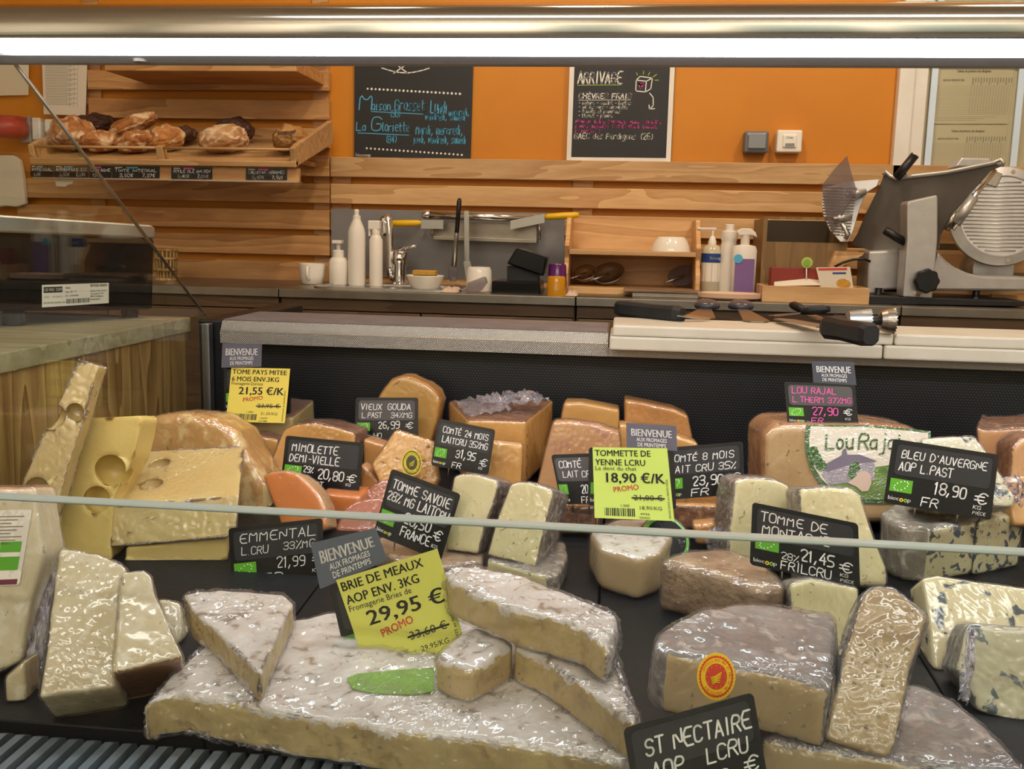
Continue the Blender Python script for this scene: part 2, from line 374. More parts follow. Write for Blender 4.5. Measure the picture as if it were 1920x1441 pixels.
# door at the right with papers behind the pane
dr = struct(bpy.data.objects.new('door_1', None)); COL.objects.link(dr); dr.location = (PY(1790, 300, WY).x, WY, 0); dr['_o'] = tuple(dr.location)
zb, zt = 0.0, 2.2
xa = PY(1668, 310, WY).x; xb = PY(1697, 310, WY).x; xc = PY(1722, 310, WY).x
box('door_frame', (xa, WY - .03, zb), (xb, WY, zt), 'white_paint', dr, .003)
box('door_stile', (xb, WY - .022, zb), (xc, WY, zt), 'white_paint', dr, .002)
box('pane', (xc + .006, WY - .012, .95), (1.32, WY - .008, zt), 'glass', dr)
box('backing_panel', (xc, WY - .004, .95), (1.32, WY, zt), 'paper_cream', dr)
box('rail', (xc, WY - .022, zb), (1.32, WY, .95), 'white_paint', dr, .002)
for px in (1729, 1889):
    x = PY(px, 310, WY).x; box('light_strip', (x, WY - .018, .95), (x + .016, WY - .0125, zt), 'blue_strip', dr)
box('light_strip', (xc + .006, WY - .018, PY(1800, 121, WY).z - .002), (1.3, WY - .0125, PY(1800, 121, WY).z + .004), 'blue_strip', dr)

# ================================================================ LETTERING
GL = {'A': '002640|1232', 'B': '000636454433 03|3342413000', 'C': '4536160501103041', 'D': '00062644422000', 'E': '46060040|0333', 'F': '460600|0333',
 'G': '453616050110304143 23', 'H': '0006|4046|0343', 'I': '2026', 'J': '3631201001', 'K': '0006|460340', 'L': '060040', 'M': '0006234640', 'N': '00064046',
 'O': '160501103041453616', 'P': '00063645443303', 'Q': '160501103041453616|2240', 'R': '00063645443303|2340', 'S': '453616050413334241301001', 'T': '0646|2620',
 'U': '060110304146', 'V': '062046', 'W': '0610233046', 'X': '0046|0640', 'Y': '062346|2320', 'Z': '06460040', '0': '160501103041453616', '1': '152620',
 '2': '05163645440040', '3': '05163645443313|334241301001', '4': '360242|3430', '5': '4606033342413000', '6': '36160401103041423303', '7': '064610',
 '8': '130405163645443313|13020110304142 33', '9': '43130405163645413010', ',': '211a', '.': '2020', '-': '1333', '%': '0046|0615|4130', '€': '4536261412203041|0434|0232',
 ':': '2121|2424', '(': '36242230', ')': '16242210', '/': '0046', "'": '2625', '*': '1333|2224', '+': '1333|2224', '!': '2622|2020',
 'a': '3414030110 31|3430', 'b': '060030414334 04', 'c': '332414030110 2031', 'd': '36301001031434', 'e': '023233241403011030', 'f': '362615 10|0434',
 'g': '341403011031|343a2b0b', 'h': '0600|0314243330', 'i': '1410|1616', 'j': '242a1b0b|2626', 'k': '0600|340230', 'l': '161120', 'm': '0400|03142320|23344340',
 'n': '0400|0314243330', 'o': '140301102031332414', 'p': '040b|0424333120 00', 'r': '0400|031434', 's': '341403122130 00', 't': '16112030|0434',
 'u': '0401102031|3430', 'v': '041034', 'w': '0410233044', 'x': '0034|0430', 'y': '041222 34|341b0b', 'z': '04340030'}
WD = {'I': 2.2, 'i': 1.8, 'l': 1.8, '.': 2, ',': 2, "'": 2, ' ': 2.6, '1': 2.6, 't': 3, 'j': 2.4, ':': 2, 'M': 4.6, 'W': 4.6, 'm': 4.6}
ACC = {'É': ('E', '2738'), 'È': ('E', '2837'), 'é': ('e', '1526'), 'è': ('e', '1625'), 'ê': ('e', '051625')}
def strokes(ch):
    ex = ''
    if ch in ACC: ch, ex = ACC[ch]
    s = GL.get(ch)
    if s is None: return []
    if ex: s += '|' + ex
    out = []
    for st in s.split('|'):
        st = st.replace(' ', ''); f = lambda c: {'a': -1, 'b': -2}.get(c, None) if c in 'ab' else int(c)
        out.append([(f(st[i]), f(st[i + 1])) for i in range(0, len(st), 2)])
    return out
def hand(text, h, w=None, pen=.13, jit=.25, slant=.08):
    """marker handwriting -> list of (polyline) in metres, x right, y up, cap height h"""
    rnd = random.Random(text); x = 0; out = []
    for ch in text:
        wd = WD.get(ch, 4.0 if ch.isupper() or ch.isdigit() or ch in '€%É' else 3.2)
        dy = rnd.uniform(-jit, jit); sc = 1 + rnd.uniform(-.07, .07); x0 = {'I': -1, 'i': -.6, 'l': -.6, '.': -1.2, ',': -1, "'": -1, '1': -.8, ':': -1}.get(ch, 0)
        for st in strokes(ch):
            p = [(x + x0 + (a + slant * b) * sc, b * sc + dy) for a, b in st]
            if len(p) > 3:   # round the corners a little
                r = [p[0]]
                for i in range(1, len(p) - 1):
                    for t in (-.28, .28):
                        k = p[i - 1] if t < 0 else p[i + 1]; r.append((p[i][0] + (k[0] - p[i][0]) * abs(t), p[i][1] + (k[1] - p[i][1]) * abs(t)))
                p = r + [p[-1]]
            out.append(p)
        x += wd + 1.25
    x -= 1.25; s = h / 6; sx = s if w is None else w / max(x, 1)
    return [[(a * sx, b * s) for a, b in p] for p in out], pen * h
def print_text(text, h, w=None, bold=0.0):
    c = bpy.data.curves.new('t', 'FONT'); c.body = text; c.size = 1; c.offset = 0; c.resolution_u = 2
    o = bpy.data.objects.new('t', c); COL.objects.link(o); dg = bpy.context.evaluated_depsgraph_get()
    me = o.evaluated_get(dg).to_mesh(); vs = [(v.co.x, v.co.y) for v in me.vertices]; fs = [tuple(p.vertices) for p in me.polygons]
    bpy.data.objects.remove(o); bpy.data.curves.remove(c)
    if not vs: return [], []
    x0 = min(v[0] for v in vs); x1 = max(v[0] for v in vs); s = h / .7; sx = s if w is None else w / (x1 - x0)
    return [((a - x0) * sx, b * s) for a, b in vs], fs

class Sheet:
    """flat (or curled) sheet through four 3-D corners; a to the right, b downwards, in metres"""
    def __init__(s, tl, tr, br, bl, curl=0.0):
        s.tl, s.tr, s.br, s.bl = [Vector(p) for p in (tl, tr, br, bl)]
        s.w = ((s.tr - s.tl).length + (s.br - s.bl).length) / 2; s.h = ((s.bl - s.tl).length + (s.br - s.tr).length) / 2
        s.n = (s.bl - s.tl).cross(s.tr - s.tl).normalized()
        if s.n.dot(CAM - s.tl) < 0: s.n = -s.n
        s.curl = curl
    def pt(s, u, v, d=0.0):
        p = s.tl.lerp(s.tr, u).lerp(s.bl.lerp(s.br, u), v)
        return p + s.n * (d + s.curl * (max(0, v - .35)) ** 2)
def rounded(w, h, r, n=4):
    out = []
    for cx_, cy_, a0 in ((w - r, r, -90), (w - r, h - r, 0), (r, h - r, 90), (r, r, 180)):
        for k in range(n + 1):
            a = R(a0 + 90 * k / n); out.append((cx_ + r * math.cos(a), cy_ + r * math.sin(a)))
    return out
def slab(name, sh, mat, t=.0012, r=.003, u0=0, v0=0, u1=1, v1=1, d=0.0, parent=None, grid=False):
    bm = bmesh.new(); w, h = sh.w * (u1 - u0), sh.h * (v1 - v0)
    if grid:
        n = 8; A = [[bm.verts.new(sh.pt(u0 + (u1 - u0) * i / 2, v0 + (v1 - v0) * j / n, d)) for i in range(3)] for j in range(n + 1)]
        B = [[bm.verts.new(sh.pt(u0 + (u1 - u0) * i / 2, v0 + (v1 - v0) * j / n, d - t)) for i in range(3)] for j in range(n + 1)]
        for j in range(n):
            for i in range(2):
                bm.faces.new((A[j][i], A[j][i + 1], A[j + 1][i + 1], A[j + 1][i])); bm.faces.new((B[j][i], B[j + 1][i], B[j + 1][i + 1], B[j][i + 1]))
        for j in range(n):
            for i in (0, 2): bm.faces.new((A[j][i], A[j + 1][i], B[j + 1][i], B[j][i]))
        for j in (0, n):
            for i in range(2): bm.faces.new((A[j][i], A[j][i + 1], B[j][i + 1], B[j][i]))
    else:
        pts = [sh.pt(u0 + a / sh.w, v0 + b / sh.h, d) for a, b in rounded(w, h, r)]
        bm_prism(bm, pts, sh.n * -t)
    return link(name, bm_mesh(bm), parent, [mat])
def disc_pts(c, r, n): return [(c[0] + r * math.cos(2 * math.pi * k / n), c[1] + r * math.sin(2 * math.pi * k / n)) for k in range(n)]
class Ink:
    """collects flat marks on a sheet; one mesh per build"""
    def __init__(s, sh, d=.0004): s.sh = sh; s.bm = bmesh.new(); s.d = d; s.mats = []
    def mi(s, m):
        if m not in s.mats: s.mats.append(m)
        return s.mats.index(m)
    def poly(s, pts, m, k=0):
        vs = [s.bm.verts.new(s.sh.pt(a / s.sh.w, b / s.sh.h, s.d + k * .00015)) for a, b in pts]
        try: f = s.bm.faces.new(vs); f.material_index = s.mi(m)
        except ValueError: pass
    def rect(s, u0, v0, u1, v1, m, k=0):
        W_, H_ = s.sh.w, s.sh.h; n = 6 if s.sh.curl else 1
        for j in range(n):
            a, b = v0 + (v1 - v0) * j / n, v0 + (v1 - v0) * (j + 1) / n
            s.poly([(u0 * W_, a * H_), (u1 * W_, a * H_), (u1 * W_, b * H_), (u0 * W_, b * H_)], m, k)
    def lines(s, polys, pen, m, x, y, k=1, seg=7):
        for p in polys:
            p = [(x + a, y - b) for a, b in p]
            for a, b in zip(p, p[1:]):
                dx, dy = b[0] - a[0], b[1] - a[1]; l = math.hypot(dx, dy)
                if l < 1e-7: continue
                nx, ny = -dy / l * pen / 2, dx / l * pen / 2
                s.poly([(a[0] + nx, a[1] + ny), (b[0] + nx, b[1] + ny), (b[0] - nx, b[1] - ny), (a[0] - nx, a[1] - ny)], m, k)
            for c in p: s.poly(disc_pts(c, pen / 2, seg), m, k)
    def hand(s, text, u, v, h, m='pen_white', w=None, pen=.13, jit=.25, rot=0.0):
        W_, H_ = s.sh.w, s.sh.h; pl, pn = hand(text, h * H_, None if w is None else w * W_, pen, jit)
        if rot:
            c_, s_ = math.cos(R(rot)), math.sin(R(rot)); pl = [[(a * c_ - b * s_, a * s_ + b * c_) for a, b in p] for p in pl]
        s.lines(pl, pn, m, u * W_, v * H_)
    def text(s, text, u, v, h, m='ink', w=None, bold=0.0, rot=0.0, k=1):
        W_, H_ = s.sh.w, s.sh.h; vs, fs = print_text(text, h * H_, None if w is None else w * W_, bold)
        c_, s_ = math.cos(R(rot)), math.sin(R(rot))
        for du in ((0,) if not bold else (-bold, 0, bold)):
            V = [s.bm.verts.new(s.sh.pt(u + ((a + du * h * H_ * 1.6) * c_ - b * s_) / W_, v - ((a + du * h * H_ * 1.6) * s_ + b * c_) / H_, s.d + k * .00015)) for a, b in vs]
            for f in fs:
                try: fc = s.bm.faces.new([V[i] for i in f]); fc.material_index = s.mi(m)
                except ValueError: pass
    def build(s, name, parent):
        bm = s.bm
        for f in bm.faces:
            f.normal_update()
            if f.normal.dot(s.sh.n) < 0: f.normal_flip()
        me = bpy.data.meshes.new(name); bm.to_mesh(me); bm.free(); return link(name, me, parent, s.mats)
pmat('pen_white', '#e4e2dc', rough=.6); pmat('pen_pink', '#e85aa6', rough=.6)
pmat('card_black', '#111214', rough=.25); pmat('card_panel', '#2a2b2e', rough=.3); pmat('card_panel_grey', '#4a4646', rough=.4)
pmat('leaf_green', '#58a51e', rough=.4); pmat('logo_yellow', '#e0c02c', rough=.5); pmat('logo_green', '#8ab648', rough=.5)
pmat('sticky_yellow', '#e2cb55', rough=.7); pmat('sticky_lime', '#bcd060', rough=.7); pmat('promo_red', '#cf4638', rough=.7)
pmat('slate_grey', '#5a5660', '#55515b', scale=60, rough=.6); pmat('slate_dark', '#3a3b42', rough=.6); pmat('slate_blue', '#545a66', rough=.6)

def corners(px, Y, lean=12, turn=0, roll_free=True):
    """four pixel corners on a plane at depth Y (of the bottom centre), leaning back, turned"""
    n = nrm(turn, lean); a = PY((px[2][0] + px[3][0]) / 2, (px[2][1] + px[3][1]) / 2, Y)
    return [PP(p[0], p[1], a, n) for p in px]
def price_card(name, label, px, Y, writing, lean=12, turn=0, panel='card_panel', leaf=True, logo=True, pin=.010, clean=False, group='handwritten black price cards in the cheese case', leafbox=(.03, .60, .24, .80)):
    c = corners(px, Y, lean, turn); sh = Sheet(*c); base = (c[2] + c[3]) / 2
    t = thing(name, base, label, 'price tag', group)
    cd_ = slab('card', sh, 'card_black', .0016, .0035, parent=t)
    slab('clear_sleeve', sh, panel, .0004, .004, .05, .07, .95, .54, .0005, cd_)
    k = Ink(sh, .0007)
    if leaf:
        u0, v0, u1, v1 = leafbox; k.rect(u0, v0, u1, v1, 'leaf_green', 0)
        for i in range(12):
            a = 2 * math.pi * i / 12; uu = (u0 + u1) / 2 + .38 * (u1 - u0) * math.cos(a) * .8 + .03 * math.sin(a) * (u1 - u0); vv = (v0 + v1) / 2 + .30 * (v1 - v0) * math.sin(a) - .22 * (v1 - v0) * math.cos(a)
            k.poly(disc_pts((uu * sh.w, vv * sh.h), .0075 * sh.w, 6), 'pen_white', 2)
    if logo:
        k.text('bioc', .03, .93, .062, 'pen_white', w=.10, bold=.02); k.text('p', .215, .93, .062, 'pen_white', w=.028, bold=.02)
        for i, m_ in enumerate(('logo_yellow', 'logo_green')):
            k.poly(disc_pts(((.155 + .04 * i) * sh.w, .915 * sh.h), .019 * sh.w, 12), m_, 1); k.poly(disc_pts(((.155 + .04 * i) * sh.w, .915 * sh.h), .008 * sh.w, 8), 'card_black', 2)
    for w_ in writing: k.hand(*w_[:4], **(w_[4] if len(w_) > 4 else {}))
    k.build('lettering', cd_)
    if pin:
        for u in (.3, .7): tube('pin', [sh.pt(u, .9, -.0025), sh.pt(u, 1.0, -.0025) + Vector((0, .0, -pin))], .0009, 'steel', t, 6)
    return t, sh
def sticky(name, label, px, Y, mat, items, lean=12, turn=0, curl=.008, d=.003, group='bright promo price stickers'):
    c = corners(px, Y, lean, turn); sh = Sheet(*c, curl=curl); t = thing(name, (c[2] + c[3]) / 2 , label, 'price label', group)
    st_ = slab('sheet', sh, mat, .0003, d=0, parent=t, grid=True); k = Ink(sh, .0003)
    for it in items:
        if it[0] == 'bar':
            rnd = random.Random(3); x = it[1]
            while x < it[3]:
                w = rnd.choice((.006, .011, .016)); k.rect(x, it[2], x + w, it[4], 'ink'); x += w + rnd.choice((.007, .011, .014))
        elif it[0] == 'line': k.lines([[(it[1] * sh.w, -it[2] * sh.h), (it[3] * sh.w, -it[4] * sh.h)]], .0016, 'ink', 0, 0)
        else: k.text(*it[:4], **(it[4] if len(it) > 4 else {}))
    k.build('lettering', st_); return t
def bienvenue(name, label, px, Y, lean=12, turn=0, mat='slate_grey', d=0):
    c = corners(px, Y, lean, turn); sh = Sheet(*c); t = thing(name, (c[2] + c[3]) / 2, label, 'sign', 'grey welcome to spring cheeses cards')
    cd_ = slab('card', sh, mat, .0006, .0005, parent=t); k = Ink(sh, .0003)
    k.text('BIENVENUE', .10, .50, .29, 'pen_white', w=.80, bold=.015); k.text('AUX FROMAGES', .20, .70, .15, 'pen_white', w=.60); k.text('DE PRINTEMPS', .22, .90, .15, 'pen_white', w=.56)
    k.build('lettering', cd_); return t

# ================================================================ CHEESE CASE
case = thing('refrigerated_display_case', (.35, 1.0, 0), 'black refrigerated cheese display case with steel canopy lamp and glass sides', 'display case')
CL, CR = -.628, 1.25
box('case_body', (CL - .0, .46, 0), (CR, 1.74, .60), 'black_matte', case)
box('front_panel', (CL, .46, .60), (CR, .488, .70), 'black_plastic', case)
s1 = PD(580, 1118).x; s2 = PD(1124, 1118).x; tw = s2 - s1; x = s1
while x > CL + .01: x -= tw
BK = 1.425
while x < CR - .01:
    a, b = max(x, CL + .006) + .001, min(x + tw, CR) - .001
    prism('deck_tile', [Vector((a, .645, zdeck(.645))), Vector((b, .645, zdeck(.645))), Vector((b, BK, zdeck(BK))), Vector((a, BK, zdeck(BK)))], (0, 0, -.012), 'deck_black', case, .001, 1)
    x += tw
box('deck_frame', (CL, .50, .60), (CR, 1.43, .655), 'black_matte', case)
rp = box('rear_grille', (CL + .02, 1.428, .66), (CR, 1.438, .878), 'perforated_black', case)
# grey comb of the front air grille
sl0 = None; x = CL + .01; zt_ = zdeck(.62) - .002
while x < .42:
    pts = [Vector((x, .50, zt_ - .012)), Vector((x, .50, zt_)), Vector((x, .632, zt_)), Vector((x, .640, zt_ - .004)), Vector((x, .640, zt_ - .012))]
    if sl0 is None:
        bm = bmesh.new(); bm_prism(bm, [p - Vector((x, 0, 0)) for p in pts], (.0068, 0, 0)); sm = bm_mesh(bm); sm.materials.append(MATS['grille_grey'])
        sm.transform(Matrix.Translation(Vector((0, -case.location.y, 0)))); sl0 = sm
    o = bpy.data.objects.new('grille_slat', sl0); COL.objects.link(o); o.parent = case; o.location = (x - case.location.x, 0, 0); x += .0140
# steel service top: bullnosed shelf on the left, lower ledge under the boards
SX0, SX1 = -.597, PY(1140, 650, 1.40).x
zf0 = PY(800, 656, 1.40).z
extrude_x('service_top', [(1.40, zf0), (1.40, zf0 + .018), (1.403, zf0 + .0205), (1.410, zf0 + .033), (1.413, zf0 + .034), (1.56, zf0 + .034), (1.56, zf0)], SX0, SX1, 'embossed_steel', case)
box('shelf_plate', (SX0 + .002, 1.414, zf0 + .0342), (SX1 - .002, 1.558, zf0 + .0352), 'shelf_steel', case)
extrude_x('board_ledge', [(1.402, zf0), (1.402, zf0 + .012), (1.56, zf0 + .012), (1.56, zf0)], SX1, CR, 'embossed_steel', case)
box('rear_cabinet', (CL, 1.44, .60), (CR, 1.56, zf0), 'black_plastic', case)
box('end_panel', (CL - .018, 1.432, 0), (SX0 - .004, 1.80, .908), 'black_plastic', case, .004)
box('corner_post', (CL - .004, 1.412, .60), (CL + .008, 1.428, PY(388, 606, 1.42).z), 'aluminium', case, .001)
# glass
pa, pb = PX(385, 590, CL), PX(15, 115, CL)
prism('side_glass', [Vector((CL, y, z)) for y, z in ((1.412, .655), (1.412, pa.z), (pb.y, pb.z + .004), (.62, 1.24), (.50, .94), (.495, .655))], (.005, 0, 0), 'glass_side', case)
tube('glass_edge_strip', [Vector((CL + .0025, 1.413, pa.z)), Vector((CL + .0025, pb.y, pb.z + .004))], .0022, 'steel_dark', case, 8)
ga = PY(960, 986, .50)
box('front_glass', (CL + .004, .497, .70), (CR, .503, ga.z), 'glass', case)
box('front_glass_edge', (CL + .004, .4955, ga.z), (CR, .5045, ga.z + .0022), 'glass_edge', case, .0008, 1)
# canopy with LED tube
def cz(py, Y): return PY(960, py, Y).z
prof = [(.955, cz(120, .955)), (.945, cz(107, .945)), (.915, cz(90, .915) + .004), (.888, cz(76, .888)), (.8815, cz(72, .8815)), (.8798, cz(66, .8798)), (.8795, cz(58, .8795)), (.8797, cz(46, .8797)), (.8803, cz(34, .8803)), (.8815, cz(24, .8815)), (.885, cz(15, .885)), (.893, cz(9, .893)), (.908, cz(5, .908)),
        (.960, cz(5, .908) + .002), (.975, cz(107, .945)), (.968, cz(120, .955) + .001)]
can = extrude_x('canopy', prof, CL - .02, CR, 'canopy_steel', case, smooth=True)
lp = [(.889, cz(80, .889)), (.900, cz(88, .900)), (.914, cz(96, .914)), (.930, cz(100.5, .930)), (.930, cz(100.5, .930) + .004), (.889, cz(80, .889) + .004)]
led = extrude_x('lamp_diffuser', [(y, z - .0015) for y, z in lp], PX(4, 90, CL + .02).x, CR - .03, 'led', case, smooth=True)
extrude_x('canopy_lip', [(.936, cz(105, .936) - .0005), (.9545, cz(119.5, .9545) - .0006), (.970, cz(119.5, .9545) - .0002), (.970, cz(119.5, .9545) + .006), (.936, cz(105, .936) + .003)], CL - .02, CR, 'canopy_lip', case)
lathe('lamp_clip', [(.008, 0), (.009, .004), (.004, .007)], PY(265, 117, .95), 'steel', case, 14)

# ---------------------------------------------------------------- boards and tools on the service top
zb0 = PY(1140, 657, 1.378).z; zb1 = PY(1150, 630, 1.378).z; zb2 = PY(1146, 609, 1.378).z
zb0 = max(zb0, zf0 + .0125)
jl = PY(1655, 670, 1.378).x; ju = PY(1677, 640, 1.378).x
GB = 'white plastic cutting boards on the service counter'
for nm, lo, hi, lab in (('left', (SX1 + .002, 1.376, zb0), (jl - .001, 1.515, zb1), 'long cream cutting board, lower of the stack under the cheese knives'),
                        ('r', (jl + .001, 1.376, zb0), (CR - .1, 1.515, zb1), 'short cream cutting board below another, in front of the slicer'),
                        ('left', (SX1 + .006, 1.379, zb1 + .0003), (ju - .001, 1.517, zb2), 'long cream cutting board on top, with knives and slicers lying on it'),
                        ('r', (ju + .001, 1.379, zb1 + .0003), (CR - .1, 1.517, zb2), 'short cream cutting board on top, bare, in front of the slicer')):
    tag(box('cutting_board', lo, hi, 'board_white', None, .003), lab, 'cutting board', GB)
BZ = zb2
pmat('handle_black', '#17181a', '#1e1f21', scale=60, rough=.5); pmat('brown_card', '#6b3a22', rough=.5); pmat('label_blue', '#1f3f86', rough=.5); pmat('label_purple', '#7f5f98', rough=.5)
pmat('soap_clear', '#c8bca2', rough=.15); pmat('purple_cup', '#5a1e5e', rough=.18); pmat('mustard_cup', '#c98a14', rough=.16); pmat('sponge_yellow', '#d6a548', '#c08c34', scale=200, rough=.9, bump=.6, bscale=300); pmat('sponge_green', '#3c5a34', rough=.9)
pmat('cloth_beige', '#cdb6a4', rough=.9); pmat('pinkish', '#e0bda2', rough=.4)
def on_board(px, py, dz=0.0): return PZ(px, py, BZ + dz)
def knife(name, lab, h0, h1, b1, hr, bw, up=Vector((0, 0, 1)), hmat='handle_black', hh=None):
    """handle from h0 to h1, blade from h1 to b1 (world points)"""
    t = thing(name, (h0 + h1) / 2, lab, 'knife'); d = (h1 - h0).normalized(); s = d.cross(up).normalized(); hh = hh or hr * 1.1
    bm = bmesh.new(); rings = []
    for k, f in ((0, .8), (.08, 1), (.55, .92), (.9, 1.05), (1, .8)):
        c = h0.lerp(h1, k); rings.append([c + s * (hr * f * x_) + up * (hh * f * z_) for x_, z_ in ((-1, -.6), (-.6, -1), (.6, -1), (1, -.6), (1, .6), (.6, 1), (-.6, 1), (-1, .6))])
    V = [[bm.verts.new(p) for p in r] for r in rings]
    for a, b in zip(V, V[1:]):
        for i in range(8): bm.faces.new((a[i], a[(i + 1) % 8], b[(i + 1) % 8], b[i]))
    bm.faces.new(V[0]); bm.faces.new(V[-1]); link('handle', bm_mesh(bm), t, [hmat])
    prism('blade', [h1 + s * bw * .5, h1.lerp(b1, .85) + s * bw * .5, b1, h1.lerp(b1, .9) - s * bw * .5, h1 - s * bw * .5], up * -.0015, 'steel', t)
    return t
a, b = on_board(1158, 577, .012), on_board(1280, 590, .010)
knife('cheese_knife', 'black handled cheese knife lying flat at the bare end of the board', a, b, on_board(1330, 597, .004), .011, .03)
a, b = on_board(1634, 628, .012), on_board(1550, 612, .012)
knife('cheese_knife', 'chunky black knife handle overhanging the front of the board', a, b, on_board(1460, 596, .006), .013, .03)
pmat('handle_grey', '#4b4850', rough=.25)
def cheese_plane(lab, hx, hy, bx, by, wpx, big=False):
    a = on_board(hx, hy, .011); b = on_board(bx, by, .003); t = thing('cheese_plane', a, lab, 'cheese slicer'); d = (b - a).normalized(); s = d.cross(Vector((0, 0, 1))).normalized()
    u = Vector((0, 0, 1)); w = wpx
    prism('blade', [a + d * .015 + s * w * .35, b + s * w, b + d * .012 + s * w * .5, b + d * .012 - s * w * .5, b - s * w, a + d * .015 - s * w * .35], u * -.0018, 'steel_dark', t)
    if big:
        bm = bmesh.new(); bmesh.ops.create_icosphere(bm, subdivisions=3, radius=1)
        for v in bm.verts: v.co = a + Vector((v.co.x * .021 * (1 - .25 * v.co.y), v.co.y * .03, max(-.5, v.co.z) * .011 + .002))
        link('handle', bm_mesh(bm), t, ['handle_grey'], smooth=True)
    else:
        bm = bmesh.new(); bm_tube(bm, [a - d * .03 + u * .001, a - d * .02 + u * .002, a + u * .002, a + d * .015 + u * .001], [.004, .007, .0075, .004], 10); link('handle', bm_mesh(bm), t, ['handle_black'], smooth=True)
    return t
cheese_plane('cheese plane with grey rounded head and a broad shiny blade beside the long knife', 1325, 574, 1312, 594, .024, True)
cheese_plane('cheese plane with dark head and brown reflecting blade next to another plane', 1388, 575, 1418, 600, .020, True)
cheese_plane('thin black handled cheese spatula with a flat pointed blade', 1520, 584, 1455, 590, .018)
cheese_plane('small dark cheese plane lying across the flat spatula', 1500, 580, 1530, 594, .012)
for i, (px, py, r) in enumerate(((1603, 592, .016), (1655, 587, .017))):
    c = on_board(px, 598, r + .001); c.y -= .03; t = thing('serrated_corer', c - Vector((0, 0, r)), ('serrated cheese crown cutter with frosted steel rim near the knife handle', 'serrated cheese crown cutter with dark dished face at the slicer side')[i], 'cutter')
    bm = bmesh.new(); n = 40; X_ = [(-.014, .35), (-.011, .75), (-.004, .93), (.004, 1.0), (.0065, 1.0), (.003, .90), (-.008, .66)] if i else [(-.02, .5), (-.016, .82), (0, .97), (.012, 1.0), (.010, .93), (-.012, .8)]
    rg = [[bm.verts.new(c + Vector((x_ + (.002 * (j_ % 2) if f_ == 1.0 else 0), math.cos(2 * math.pi * j_ / n) * r * f_, math.sin(2 * math.pi * j_ / n) * r * f_ * (1 + (.06 if j_ % 2 and f_ == 1.0 else 0))))) for j_ in range(n)] for x_, f_ in X_]
    for a_, b_ in zip(rg, rg[1:]):
        for j_ in range(n): bm.faces.new((a_[j_], a_[(j_ + 1) % n], b_[(j_ + 1) % n], b_[j_]))
    bm.faces.new(rg[0][::-1]); bm.faces.new(rg[-1]); link('crown', bm_mesh(bm), t, ['aluminium' if i == 0 else 'steel_dark'])
    tube('handle', [c - Vector((.006, 0, 0)), c - Vector((.02, 0, 0)), c - Vector((.035, 0, 0))], [.006, .007, .008], 'handle_black', t)

# ---------------------------------------------------------------- left: pine end cabinet and scale
BXT = .913
cab = thing('pine_cabinet', (-1.05, 1.0, 0), 'pine cabinet with pale worktop standing against the glass end of the case', 'cabinet')
box('worktop', (-1.45, .55, BXT - .022), (-.645, 1.405, BXT), 'pine_top', cab, .0015)
box('carcass', (-1.43, .57, 0), (-.649, 1.392, BXT - .022), 'pine_end', cab)
A, B_ = PZ(40, 611, BXT), PZ(258, 596, BXT)
dd = (B_ - A); dd.z = 0; dd.normalize(); nn = Vector((dd.y, -dd.x, 0)); bk = -nn
sc_ = thing('weighing_scale', (A + B_) / 2, 'black box shop scale with brushed steel platform on the pine cabinet', 'scale')
fp = lambda px, py, d=0.0: PP(px, py, A + nn * (.012 + d), nn)
prism('housing', [fp(-90, 585), fp(288, 581), fp(291, 446), fp(-90, 432)], bk * .24, 'black_gloss', sc_, .006)
prism('platform', [fp(-90, 404, .006), fp(-30, 400, .006), fp(284, 421, .006), fp(292, 427, .006), fp(292, 447, .006), fp(-90, 433, .006)], bk * .26, 'steel', sc_, .003)
for px, py, pw in ((40, 611, 31), (258, 596, 23)):
    c = PZ(px, py, BXT) + bk * .018; h = .020; r = pw * .00055
    bm = bmesh.new(); n = 36
    for h0, h1, rr in ((0, .005, .86), (.005, .016, 1), (.016, .022, .8)):
        ring = [[bm.verts.new(c + Vector((math.cos(2 * math.pi * k / n), math.sin(2 * math.pi * k / n), 0)) * r * rr * (.93 if (k // 2) % 2 and rr == 1 else 1) + Vector((0, 0, z_))) for k in range(n)] for z_ in (h0, h1)]
        for k in range(n): bm.faces.new((ring[0][k], ring[0][(k + 1) % n], ring[1][(k + 1) % n], ring[1][k]))
        bm.faces.new(ring[0][::-1]); bm.faces.new(ring[1])
    link('foot', bm_mesh(bm), sc_, ['black_plastic'])
sh = Sheet(fp(79, 534, .0008), fp(204, 530, .0008), fp(204, 568, .0008), fp(79, 576, .0008))
rp_ = slab('rating_plate', sh, 'white_plastic', .0005, .0005, parent=sc_); k = Ink(sh, .0002)
k.rect(.02, .10, .29, .36, 'ink'); k.text('CE M21 1259', .03, .29, .13, 'white_plastic', w=.25, bold=.02)
k.text('METTLER TOLEDO', .71, .16, .12, w=.26, bold=.02); k.text('Mettler-Toledo GmbH', .71, .40, .085, w=.25); k.text('Im Langacher 44', .71, .53, .085, w=.2); k.text('8606 Greifensee', .71, .66, .085, w=.2); k.text('Switzerland', .71, .80, .085, w=.14)
k.text('TB800', .33, .22, .09, w=.08); k.text('Type: TB-T 15', .33, .40, .09, w=.17); k.text('SN: C104187064', .33, .58, .09, w=.2); k.text('100-240 VAC 50/60Hz 1.0A', .02, .86, .085, w=.31)
x = .35
while x < .69: w_ = random.choice((.006, .012)); k.rect(x, .68, x + w_, .90, 'ink'); x += w_ + .008
k.text('11S', .03, .60, .1, w=.06); k.text('+0 °C/+40 °C', .15, .60, .09, w=.14); k.build('lettering', rp_)

